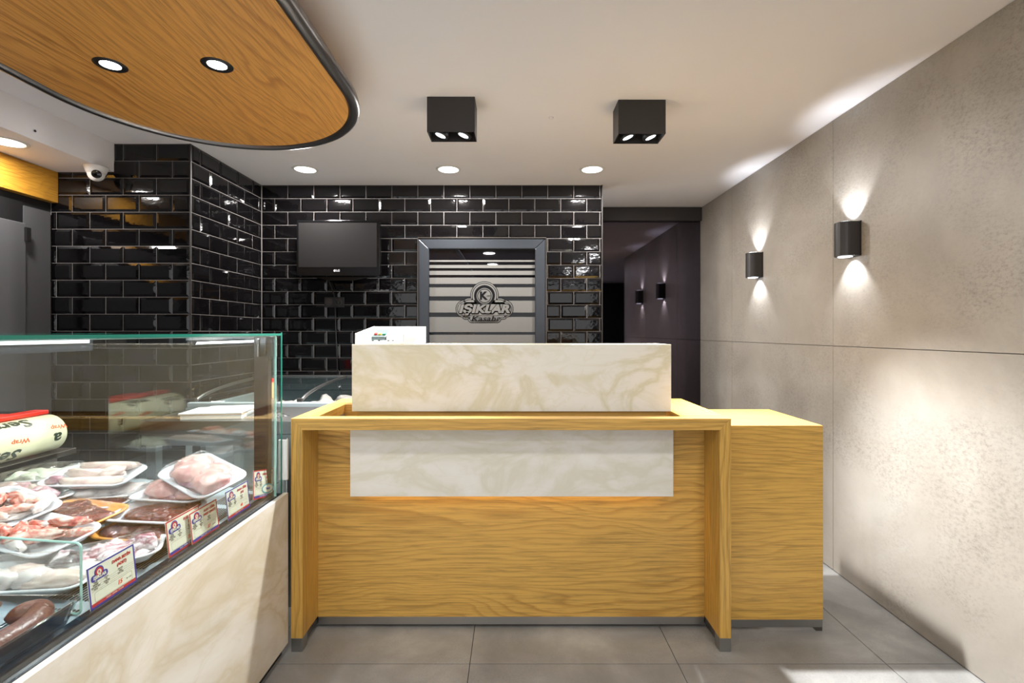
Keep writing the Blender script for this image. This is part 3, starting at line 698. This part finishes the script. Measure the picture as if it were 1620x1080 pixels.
# ------------------------------------------------------------------ meat trays
def meat_mat(name, stops, scale=14, rough=0.28, dist=1.2, sss=0.0):
    stops = [(p, tuple(int(v * .9) for v in c)) for p, c in stops]
    m = mat(name, stops[0][1], rough); n = noise_t(m, coords(m), scale, 5, dist, 0.6)
    base(m, ramp(m, stops, n)); n2 = noise_t(m, coords(m), scale * 3, 4, 0.5); bump(m, n2, 0.25, 0.006); return m
MT = {
 'poultry': meat_mat('pale_poultry', [(0.3, (198, 160, 158)), (0.45, (226, 202, 192)), (0.6, (232, 216, 202)), (0.75, (214, 176, 172))], 10),
 'purple': meat_mat('mauve_meat', [(0.3, (120, 62, 78)), (0.45, (186, 142, 152)), (0.6, (214, 190, 192)), (0.75, (176, 116, 126))], 12),
 'bone': meat_mat('meat_on_bone', [(0.30, (150, 34, 34)), (0.42, (206, 104, 92)), (0.52, (228, 176, 160)), (0.64, (240, 222, 210)), (0.78, (196, 82, 72))], 20),
 'liver': meat_mat('dark_liver', [(0.3, (58, 16, 12)), (0.5, (96, 32, 22)), (0.7, (132, 60, 44))], 16, 0.16),
 'breast': meat_mat('pink_breast', [(0.3, (206, 136, 134)), (0.5, (228, 178, 170)), (0.7, (238, 208, 200))], 8),
 'brain': meat_mat('marbled_offal', [(0.32, (120, 36, 56)), (0.42, (186, 128, 142)), (0.50, (228, 210, 214)), (0.60, (240, 234, 236)), (0.72, (160, 80, 98))], 24),
 'fat': meat_mat('white_fat', [(0.3, (206, 192, 190)), (0.5, (232, 224, 220)), (0.7, (216, 184, 182))], 9),
 'tripe': meat_mat('greenish_tripe', [(0.3, (186, 194, 170)), (0.5, (214, 220, 200)), (0.7, (228, 232, 216))], 12),
}
def tray_mesh(L, W, H=.026):
    bm = NB(); rings = []
    for (dl, z) in ((-.030, 0), (-.006, H - .004), (0, H - .003), (0, H), (-.006, H + .0008), (-.012, H - .002), (-.032, .004)):
        l, w2 = L / 2 + dl, W / 2 + dl; r = max(.012, .04 + dl * .6)
        rings.append([bm.verts.new((x, y, z)) for x, y in rrect(-l, l, -w2, w2, r, 5)])
    n = len(rings[0])
    for a, b in zip(rings, rings[1:]):
        for k in range(n): bm.faces.new((a[k], a[(k + 1) % n], b[(k + 1) % n], b[k]))
    bm.faces.new(rings[0][::-1]); bm.faces.new(rings[-1]); return bm
def blob(sx, sy, sz, seed, amp=.25, freq=2.2, sub=3, bend=0.0):
    bm = NB(); bmesh.ops.create_icosphere(bm, subdivisions=sub, radius=1)
    for v in bm.verts:
        n = noise.noise_vector(v.co * freq * .6 + Vector((seed * 3.1, seed, -seed))); r = noise.noise(v.co * freq + Vector((seed, seed * 2.3, 0)))
        c = v.co * (1 + amp * r) + n * amp * .5
        if c.z < 0: c.z *= .55
        c.x *= sx; c.y *= sy; c.z *= sz
        c.y += bend * (c.x * c.x) / sx
        v.co = c
    return bm
RT = random.Random(11)
def package(label, at, L, W, yaw, style, seed, tilt=(0, 0), foam='foam', film=True, cat='meat tray', name='meat_tray', film_h=.018):
    """one wrapped tray: foam tray, pieces of meat and the film stretched over them"""
    rg = random.Random(seed); root = thing(name, label, cat, tuple(at), 'packed meat in the display case')
    root.rotation_euler = (R(tilt[0]), R(tilt[1]), R(yaw))
    obj('foam_tray', tray_mesh(L, W), M[foam], root, True)
    l, w2 = L / 2 - .035, W / 2 - .035
    pcs = []
    if style == 'wings':
        for k in range(3):
            pcs.append(('poultry', (rg.uniform(-.012, .012), -w2 + k * w2 + .002, .016 + k * .006), (L * .37, .026, .022), rg.uniform(-6, 6), .22, .25))
        pcs.append(('poultry', (l * .5, w2 * .2, .030), (L * .15, .03, .018), 40, .35, 0)); pcs.append(('purple', (-l * .95, -w2 * .7, .022), (L * .09, .02, .016), 0, .3, 0))
    elif style == 'bone':
        for k in range(13):
            kind = 'bone' if rg.random() < .8 else 'fat'
            pcs.append((kind, (rg.uniform(-l, l), rg.uniform(-w2, w2), .016 + rg.random() * .022), (rg.uniform(.03, .065), rg.uniform(.014, .024), rg.uniform(.012, .02)), rg.uniform(-60, 60), .4, rg.uniform(-.4, .4)))
    elif style == 'liver':
        pcs.append(('liver', (0, 0, .012), (L / 2 - .022, W / 2 - .02, .017), 0, .16, 0))
        for k in range(9):
            pcs.append(('liver', (rg.uniform(-l, l), rg.uniform(-w2, w2), .020), (rg.uniform(.035, .06), rg.uniform(.02, .035), .013), rg.uniform(-50, 50), .35, rg.uniform(-.3, .3)))
    elif style == 'breast':
        for k in range(4):
            pcs.append(('breast', (-l * .8 + k * l * .55, (-1) ** k * w2 * .35, .022 + (k % 2) * .01), (L * .22, W * .30, .03), rg.uniform(-35, 35), .22, 0))
        pcs.append(('fat', (l * .7, -w2 * .3, .022), (.045, .03, .022), 20, .3, 0)); pcs.append(('purple', (0, -w2 * .9, .018), (.06, .018, .016), 5, .3, 0))
    elif style == 'brain':
        for k in range(12):
            pcs.append(('brain', (rg.uniform(-l, l), rg.uniform(-w2, w2), .018 + rg.random() * .014), (rg.uniform(.035, .055), rg.uniform(.024, .038), rg.uniform(.018, .026)), rg.uniform(0, 180), .45, 0))
    elif style == 'purple':
        for k in range(7):
            pcs.append(('purple' if k % 3 else 'poultry', (-l + k * l * .33, rg.uniform(-w2, w2) * .7, .022), (rg.uniform(.04, .06), rg.uniform(.025, .035), .026), rg.uniform(-40, 40), .3, 0))
    elif style == 'fat':
        for k in range(6):
            pcs.append(('fat' if k % 2 else 'poultry', (-l + k * l * .4, rg.uniform(-w2, w2) * .5, .020), (rg.uniform(.055, .08), rg.uniform(.03, .045), .024), rg.uniform(-20, 20), .25, 0))
    elif style == 'tripe':
        for k in range(9):
            pcs.append(('tripe', (rg.uniform(-l, l), rg.uniform(-w2, w2), .022), (rg.uniform(.04, .06), rg.uniform(.03, .04), .022), rg.uniform(0, 180), .35, 0))
    for i, (kd, pos, sz, yw, amp, bend) in enumerate(pcs):
        bm = blob(*sz, seed * 7 + i, amp, 2.4, 3, bend)
        for v in bm.verts: v.co.z = max(v.co.z, -.012)
        place(bm, Matrix.Translation(pos) @ Matrix.Rotation(R(yw), 4, 'Z'))
        for v in bm.verts:       # keep every piece above the tray floor and within the rim
            v.co.z = max(v.co.z, .005); v.co.x = max(-L / 2 + .012, min(L / 2 - .012, v.co.x)); v.co.y = max(-W / 2 + .012, min(W / 2 - .012, v.co.y))
        obj('meat_piece', bm, MT[kd], root, True)
    if film:
        bm = NB(); nx, ny = 18, 12; vg = []
        for i in range(nx + 1):
            row = []
            for j in range(ny + 1):
                x = -L / 2 + L * i / nx; y = -W / 2 + W * j / ny
                e = min(1, (1 - abs(2 * x / L)) * 4) * min(1, (1 - abs(2 * y / W)) * 4)
                row.append(bm.verts.new((x * .985, y * .975, .027 + film_h * e + .003 * noise.noise(Vector((x * 40, y * 40, seed))) * e)))
            vg.append(row)
        for i in range(nx):
            for j in range(ny): bm.faces.new((vg[i][j], vg[i + 1][j], vg[i + 1][j + 1], vg[i][j + 1]))
        obj('cling_film', bm, M['film'], root, True)
    return root
def at(x, y, z): 
    p = px(x, y, z=z); return (p.x, p.y, z)
def lift(p, dz): return (p[0], p[1], p[2] + dz)
package('green-white tripe pack at the far back of the case', at(66, 762, .775), .25, .16, 15, 'tripe', 1, (0, 0), film_h=.03)
package('foam tray of long pale poultry wings on top at the back', at(150, 762, .785), .27, .17, 8, 'wings', 2, (8, 2), film_h=.02)
package('mauve meat pack left of the pale wings tray', at(46, 792, .757), .25, .15, -20, 'purple', 3, (0, 3), film_h=.03)
package('pale fatty meat pack under the wings tray', at(170, 788, .735), .24, .15, 14, 'fat', 4, (0, 0), film_h=.022)
package('pink breast meat tray beneath the tilted tray', at(285, 787, .745), .26, .17, -8, 'breast', 5, (4, 0), film_h=.03)
package('tilted white tray of pink poultry under glossy film, nearest the oak desk', at(322, 760, .803), .27, .17, -28, 'breast', 6, (14, 10), film_h=.03)
package('dark liver strip tray tucked behind the orange tray', at(152, 806, .722), .20, .12, 5, 'liver', 7)
package('orange foam tray of dark liver left of the white liver tray', at(122, 823, .725), .25, .16, -12, 'liver', 8, (6, 2), foam='foam_orange', film_h=.012)
package('orange foam tray showing under the white liver tray', at(228, 846, .690), .24, .16, -10, 'liver', 9, (5, 0), foam='foam_orange', film_h=.012)
package('white foam tray of dark liver behind the red cards', at(250, 818, .722), .25, .16, -6, 'liver', 10, (6, 0), film_h=.012)
package('white tray of red bony meat at the left edge, above the pink bone tray', at(8, 813, .765), .26, .17, -16, 'bone', 11, (8, 8), film=False)
package('white tray of pink meat on the bone over the pale pack', at(62, 856, .725), .27, .17, -14, 'bone', 12, (8, 4), film=False)
package('large pale pack of fatty meat behind the sausages', at(52, 925, .680), .27, .17, 14, 'fat', 13, (0, 4), film_h=.03)
package('marbled purple and white offal tray behind the blue-edged front card', at(163, 893, .680), .27, .16, 30, 'brain', 14, (0, -4), film_h=.022)

# ------------------------------------------------------------------ sausages in a clear tub, glass divider
MT['sausage'] = meat_mat('smoked_sausage', [(0.3, (84, 46, 40)), (0.5, (112, 70, 60)), (0.64, (128, 86, 74)), (0.72, (190, 150, 130))], 38, 0.3, .4)
tb = thing('sausage_tub', 'clear plastic tub of sausages at the near end of the case', 'tub', (-1.08, .93, .672))
bm = NB(); rings = []
for (d, z) in ((-.012, .673), (0, .715), (.004, .716), (.004, .719), (-.003, .719), (-.014, .677)):
    rings.append([bm.verts.new((-1.052 + x, .93 + y, z)) for x, y in rrect(-.105 - d, .105 + d, -.135 - d, .135 + d, .022, 5)])
n = len(rings[0])
for a, b in zip(rings, rings[1:]):
    for k in range(n): bm.faces.new((a[k], a[(k + 1) % n], b[(k + 1) % n], b[k]))
bm.faces.new(rings[0]); bm.faces.new(rings[-1]); obj('tub_shell', bm, M['plastic_clear'], tb, True)
def sausage(pts, r, label):
    n = len(pts); P2 = []
    for i in range(n - 1):      # smooth path
        p0, p1, p2, p3 = (Vector(pts[max(i - 1, 0)]), Vector(pts[i]), Vector(pts[i + 1]), Vector(pts[min(i + 2, n - 1)]))
        for k in range(8):
            t = k / 8; P2.append(.5 * ((2 * p1) + (p2 - p0) * t + (2 * p0 - 5 * p1 + 4 * p2 - p3) * t * t + (3 * p1 - p0 - 3 * p2 + p3) * t ** 3))
    P2.append(Vector(pts[-1])); m_ = len(P2)
    cap = 5; rad = [r * (math.sin(math.pi / 2 * min(1, (min(i, m_ - 1 - i) + .25) / cap))) * (1 + .05 * noise.noise(P2[i] * 30)) for i in range(m_)]
    tag(obj('sausage', tube(NB(), P2, r, 16, radii=rad), MT['sausage'], None, True), label, 'sausage', 'sausages in the clear tub')
z_ = .699
sausage([(-.985, .80, z_ + .004), (-.982, .90, z_ + .004), (-.985, .985, z_ + .004), (-1.015, 1.032, z_ + .004), (-1.055, 1.00, z_ + .006)], .0235, 'thick curved sausage nearest the front glass')
sausage([(-1.030, .79, z_), (-1.034, .86, z_), (-1.036, .945, z_)], .018, 'darker sausage lying between the two thick ones')
sausage([(-1.115, .80, z_), (-1.10, .90, z_ + .0), (-1.105, 1.02, z_)], .020, 'brown sausage low at the back of the clear tub')
sausage([(-1.07, .80, z_ + .036), (-1.072, .90, z_ + .037), (-1.07, 1.01, z_ + .035)], .0225, 'sausage lying on top of the others in the tub')
dv_ = thing('glass_divider', 'small upright glass divider with aqua edges behind the sausages', 'divider', (-.962, 1.075, .672))
dv_.rotation_euler = (0, 0, R(-8))
pts = rrect(-.46, 0, .0, .158, .012, 5)
bm = NB(); prism(bm, pts, 'y', -.002, .002); obj('glass_sheet', bm, M['glass'], dv_)
bm = NB(); tube(bm, [(a, 0, b) for a, b in pts], .0026, 6, closed=True); obj('polished_edge', bm, M['acrylic_edge'], dv_)

# ------------------------------------------------------------------ price cards
M['card'] = mat('cream_card', (222, 222, 204), 0.5); M['blue_ink'] = mat('blue_ink', (38, 48, 150), 0.5); M['red_ink'] = mat('red_ink', (178, 30, 44), 0.5)
M['grey_ink'] = mat('grey_ink', (96, 98, 96), 0.6); M['price_ink'] = mat('price_ink', (232, 74, 56), 0.5); M['teal_ink'] = mat('teal_ink', (60, 160, 180), 0.5)
def fl2(x, z, w_, h_, y): return B(x - w_ / 2, x + w_ / 2, y - .0003, y, z - h_ / 2, z + h_ / 2)
def price_card(label, y_mid, W, H, border, l1, l2, price, lean=6, zb=.6685, xb=-.956, roll=0, oval=False):
    t = thing('price_card', label, 'price card', (xb, y_mid, zb), 'price cards along the case front')
    t.rotation_euler = (R(-lean), R(roll), R(90))       # local -Y faces +X; local x runs into depth
    def part(n, bm, m):
        bmesh.ops.recalc_face_normals(bm, faces=bm.faces); me = bpy.data.meshes.new(n); bm.to_mesh(me); bm.free(); me.materials.append(m)
        o = bpy.data.objects.new(n, me); COL.objects.link(o); o.parent = t; return o
    other = 'red_ink' if border == 'blue_ink' else 'blue_ink'
    part('board', B(-W / 2, W / 2, 0, .0016, 0, H), M['card'])
    b = W * .028; y = -.0001; bm = NB()
    box(bm, -W / 2, W / 2, y - .0003, y, H - b, H); box(bm, -W / 2, -W / 2 + b, y - .0003, y, b, H - b); box(bm, W / 2 - b, W / 2, y - .0003, y, b, H - b); box(bm, -W / 2, W / 2, y - .0003, y, 0, b)
    part('border', bm, M[border]); part('footer_band', B(-W / 2 + b, W / 2 - b, y - .0003, y, b, b + H * .075), M[other])
    part('footer_text', place(text_bm('KUZU - DANA - TAVUK', H * .05, .1, 0, .0001), front(0, y - .0006, b + H * .037)), M['card'])
    # logo: blue pill with a red-ringed dome
    lx, lz = -W * .27, H * .70; bm = NB(); prism(bm, rrect(lx - W * .17, lx + W * .17, lz - H * .085, lz + H * .07, H * .07, 5), 'y', y - .0004, y); prism(bm, arc(lx, lz + H * .10, H * .135, 0, 360, 24)[:-1], 'y', y - .0004, y); part('logo', bm, M['blue_ink'])
    bm = NB(); prism(bm, arc(lx, lz + H * .10, H * .105, 0, 360, 24)[:-1], 'y', y - .0007, y); part('logo_ring', bm, M['red_ink'])
    bm = NB(); prism(bm, arc(lx, lz + H * .095, H * .062, 0, 360, 20)[:-1], 'y', y - .0009, y); part('logo_disc', bm, M['card'])
    part('logo_letter', place(text_bm('K', H * .09, 0, .0003, .0001), front(lx, y - .0011, lz + H * .095)), M['red_ink'])
    part('logo_text', place(text_bm('IŞIKLAR', H * .105, .15, .0004, .0001), front(lx, y - .0009, lz - H * .01)), M['card'])
    part('heading', place(text_bm(l1, H * .098, .1, .0005, .0001), front(W * .20, y - .0004, H * .83)), M['red_ink'])
    part('heading', place(text_bm(l2, H * .098, .1, .0005, .0001), front(W * .20, y - .0004, H * .70)), M['red_ink'])
    bm = NB()
    for r in range(4):
        z = H * (.555 - r * .052)
        box(bm, -W * .45, W * .45, y - .0002, y, z - .0002, z + .0001)
    part('rule', bm, M['grey_ink'])
    for r, (a, c, d) in enumerate((('CİNSİ', 'DANA', 'ÜRETİM'), ('MENŞEİ', 'TR', 'YERLİ'), ('ÜRETİM YERİ', 'TÜRKİYE', 'SON TÜK.'), ('FİYAT', 'KDV', ''))):
        z = H * (.583 - r * .052)
        for tx_, s in ((-.36, a), (-.14, c), (.16, d)):
            if s: part('small_text', place(text_bm(s, H * .042, 0, .0001, .0001), front(W * tx_, y - .0003, z)), M['grey_ink'])
    bm = NB(); o_, i_ = rrect(-W * .40, W * .40, H * .13, H * .36, H * .04, 4), rrect(-W * .396, W * .396, H * .136, H * .354, H * .037, 4)
    A = [bm.verts.new((p[0], y - .0003, p[1])) for p in o_]; Bq = [bm.verts.new((p[0], y - .0003, p[1])) for p in i_]
    for k in range(len(A)): bm.faces.new((A[k], A[(k + 1) % len(A)], Bq[(k + 1) % len(A)], Bq[k]))
    part('price_frame', bm, M['grey_ink'])
    part('price', place(text_bm(price, H * .15, .25, .0004, .0001), front(W * .12, y - .0004, H * .25)), M['price_ink'])
    part('small_text', place(text_bm('TL / KG', H * .05, .1, 0, .0001), front(W * .32, y - .0003, H * .23)), M['grey_ink'])
    if oval:
        bm = NB()
        o_ = [(W * .20 + W * .30 * math.cos(a), H * .30 + H * .17 * math.sin(a)) for a in [i * math.pi / 16 for i in range(32)]]
        prism(bm, o_, 'y', y - .0010, y - .0007); part('oval_sticker', bm, M['teal_ink'])
        o_ = [(W * .20 + W * .26 * math.cos(a), H * .30 + H * .13 * math.sin(a)) for a in [i * math.pi / 16 for i in range(32)]]
        bm = NB(); prism(bm, o_, 'y', y - .0012, y - .0009); part('oval_sticker_face', bm, M['card'])
        part('oval_text', place(text_bm('Namlı', H * .12, .2, .0006, .0001), front(W * .20, y - .0015, H * .30)), M['blue_ink'])
    return t
def ydep(x): return F * .956 / (CX - x)
def card_px(label, xa, xb_, *a, **k):
    ya, yb = ydep(xa), ydep(xb_); price_card(label, (ya + yb) / 2, yb - ya, (yb - ya) * .70, *a, **k)
card_px('blue-edged price card for veal brain, nearest the sausages', 143.5, 217, 'blue_ink', 'DANA BEYİN', '(ADET)', '15')
card_px('red-edged price card partly covered by its twin', 270.5, 322, 'red_ink', 'KUZU CİĞER', '(KG)', '35', xb=-.9615)
card_px('red-edged price card standing in front of its twin', 303, 345.5, 'red_ink', 'KUZU CİĞER', 'PAKET (PAKET)', '37', xb=-.9535)
card_px('blue-edged price card between the red pair and the tilted card', 361, 395.5, 'blue_ink', 'DANA CİĞER', '(KG)', '40')
card_px('tilted red-edged price card with teal oval sticker at the end post', 399, 431, 'red_ink', 'DANA İŞKEMBE', '(KG)', '', roll=12, oval=True, xb=-.9530)

# ------------------------------------------------------------------ behind the counter: steel table, notebook, freezer
st = thing('steel_table', 'stainless steel work table behind the display case', 'table', (-1.4, 2.45, 0))
tx0, tx1, tY0, tY1, tz = -1.74, -1.02, 2.25, 2.68, .885
obj('table_top', B(tx0, tx1, tY0, tY1, tz - .062, tz), M['steel'], st, bev=.002)
obj('apron', B(tx0 + .005, tx1 - .005, tY0 + .004, tY0 + .03, tz - .115, tz - .064), M['steel'], st)
for x in (tx0 + .005, tx1 - .05):
    for y in (tY0 + .032, tY1 - .07): obj('leg', B(x, x + .045, y, y + .045, 0, tz - .063), M['steel'], st, bev=.002)
obj('lower_shelf', B(tx0 + .05, tx1 - .05, tY0 + .04, tY1 - .03, .25, .27), M['steel'], st)
M['appl'] = mat('pale_grey_enamel', (172, 184, 188), 0.4)
tag(obj('storage_bin', B(-1.34, -1.09, tY0 + .05, tY1 - .09, .272, .80), M['appl'], None, bev=.01), 'pale grey bin standing under the steel table', 'bin')
nb = thing('notebook', 'open white spiral-bound notebook lying on the steel table', 'notebook', (-1.40, 2.38, tz)); M['paper'] = mat('white_paper', (240, 241, 244), 0.6)
M['tan'] = mat('tan_card', (206, 160, 110), .7)
def rot2(cx, cy, ang, x, y): a = R(ang); return (cx + x * math.cos(a) - y * math.sin(a), cy + x * math.sin(a) + y * math.cos(a))
def leaf(x0, x1, y0, y1, z0, z1, ang=8, cx=-1.42, cy=2.385):
    return prism(NB(), [rot2(cx, cy, ang, x, y) for x, y in ((x0, y0), (x1, y0), (x1, y1), (x0, y1))], 'z', z0, z1)
obj('page_block', leaf(-.16, .11, -.095, .10, tz + .001, tz + .022), M['paper'], nb)
obj('cover', leaf(-.165, .115, -.10, .10, tz + .0225, tz + .0245), M['tan'], nb)
obj('page', leaf(-.168, .112, -.098, .102, tz + .025, tz + .031, 8), M['paper'], nb)
obj('page', leaf(-.10, .10, -.02, .115, tz + .0315, tz + .036, 14), M['paper'], nb)
bm = NB(); pth = []
for i in range(22 * 10):
    a = i / 10 * 2 * math.pi; y = -.09 + .19 * i / 220
    X_, Y_ = rot2(-1.42, 2.385, 8, .120 + .012 * math.cos(a), y); pth.append((X_, Y_, tz + .018 + .013 * math.sin(a)))
tube(bm, pth, .0011, 5); obj('spiral_binding', bm, M['steel'], nb, True)
# loose clear bag next to the notebook
M['bag'] = glass('clear_bag', (.93, .94, .95), .16, .18)
bm = blob(.07, .05, .018, 5.3, .5, 3.0, 4)
for v in bm.verts: v.co.z = max(v.co.z, -.001)
place(bm, Matrix.Translation((-1.19, 2.36, tz + .002))); tag(obj('plastic_bag', bm, M['bag'], None, True), 'crumpled clear plastic bag beside the notebook', 'bag')
# small acrylic holder on the table
ah = thing('acrylic_holder', 'clear acrylic holder with a red-topped pack inside, behind the case end post', 'holder', (-1.30, 2.56, tz))
hx, hy = -1.30, 2.56
bm = NB(); box(bm, hx - .04, hx + .04, hy - .03, hy - .027, tz + .001, tz + .07); box(bm, hx - .04, hx + .04, hy + .027, hy + .03, tz + .001, tz + .13); box(bm, hx - .04, hx - .037, hy - .027, hy + .027, tz + .001, tz + .07); box(bm, hx + .037, hx + .04, hy - .027, hy + .027, tz + .001, tz + .07)
obj('shell', bm, M['plastic_clear'], ah); obj('pack', B(hx + .006, hx + .030, hy - .02, hy + .02, tz + .001, tz + .15), M['tan'], ah); obj('red_cap', B(hx + .005, hx + .031, hy - .021, hy + .021, tz + .1505, tz + .168), M['red'], ah)

# curved-glass chest freezer against the back wall
fz = thing('chest_freezer', 'grey chest freezer with curved glass lid below the television', 'freezer', (-1.2, 3.2, 0))
fx0, fx1, fy0, fy1 = -1.90, -.45, 2.80, 3.70; fzb = .86
M['slate'] = mat('slate_grey_enamel', (86, 98, 100), .35)
bm = NB(); box(bm, fx0, fx1, fy0, fy0 + .06, .06, fzb); box(bm, fx0, fx0 + .05, fy0 + .06, fy1, .06, fzb); box(bm, fx1 - .05, fx1, fy0 + .06, fy1, .06, fzb); box(bm, fx0 + .05, fx1 - .05, fy1 - .05, fy1, .06, fzb); box(bm, fx0 + .05, fx1 - .05, fy0 + .06, fy1 - .05, .06, .10)
obj('body', bm, M['appl'], fz)
obj('inner_floor', B(fx0 + .05, fx1 - .05, fy0 + .06, fy1 - .05, .68, .70), M['slate'], fz)
obj('inner_back', B(fx0 + .05, fx1 - .05, fy1 - .056, fy1 - .0505, .70, fzb), M['slate'], fz)
bm = NB(); box(bm, fx0 + .005, fx1 - .005, fy0 + .002, fy0 + .04, fzb, fzb + .03); obj('front_rim', bm, M['appl'], fz, bev=.006)
obj('back_board', B(fx0, fx1, fy1 - .056, fy1 + .06, fzb + .0005, .958), M['slate'], fz, bev=.004)
obj('back_rim', B(fx0, fx1, fy1 - .035, fy1 + .065, .958, .966), M['steel'], fz)
crv = [(fy0 + .05 + (fy1 - .12 - fy0) * (1 - math.cos(R(a))) * 1.0, fzb + .02 + .085 * math.sin(R(a))) for a in range(0, 91, 6)]
for x in (fx0 + .02, -1.255, fx1 - .02):
    obj('lid_rail', tube(NB(), [(x, a, b) for a, b in crv], .010, 8), M['steel'], fz, True)
for a, b in ((fx0 + .03, -1.265), (-1.245, fx1 - .03)):
    bm = NB(); prev = None
    for (yy, zz) in crv:
        cur = (bm.verts.new((a, yy, zz)), bm.verts.new((b, yy, zz)))
        if prev: bm.faces.new((prev[0], prev[1], cur[1], cur[0]))
        prev = cur
    obj('curved_lid', bm, glass('freezer_glass', (.86, .90, .90), .06), fz, True)
for x in (fx0 + .02, -1.255): obj('lid_knob', B(x - .015, x + .015, fy0 + .03, fy0 + .055, fzb + .01, fzb + .05), M['charcoal'], fz, bev=.003)
PK = ['crumpled pale frozen pack in the middle of the freezer', 'largest pale frozen pack, nearest the marble panel', 'small pale frozen pack beside the lid rail', 'pale frozen pack at the back of the freezer']
for i, (bx, by, sz_, top) in enumerate(((-1.19, 3.10, .13, .895), (-.92, 3.18, .17, .93), (-1.42, 3.05, .11, .87), (-1.16, 3.42, .16, .86))):
    bm = blob(sz_, sz_ * .8, 1, 20 + i, .5, 2.6, 4)
    zs_ = [v.co.z for v in bm.verts]; z0_, z1_ = min(zs_), max(zs_)
    for v in bm.verts: v.co.z = .701 + (v.co.z - z0_) / (z1_ - z0_) * (top - .701)
    place(bm, Matrix.Translation((bx, by, 0)))
    tag(obj('frozen_pack', bm, M['pack_bag'] if 'pack_bag' in M else M.setdefault('pack_bag', mat('frosty_bag', (190, 180, 174), .35)), None, True), PK[i], 'bag', 'packs in the chest freezer')
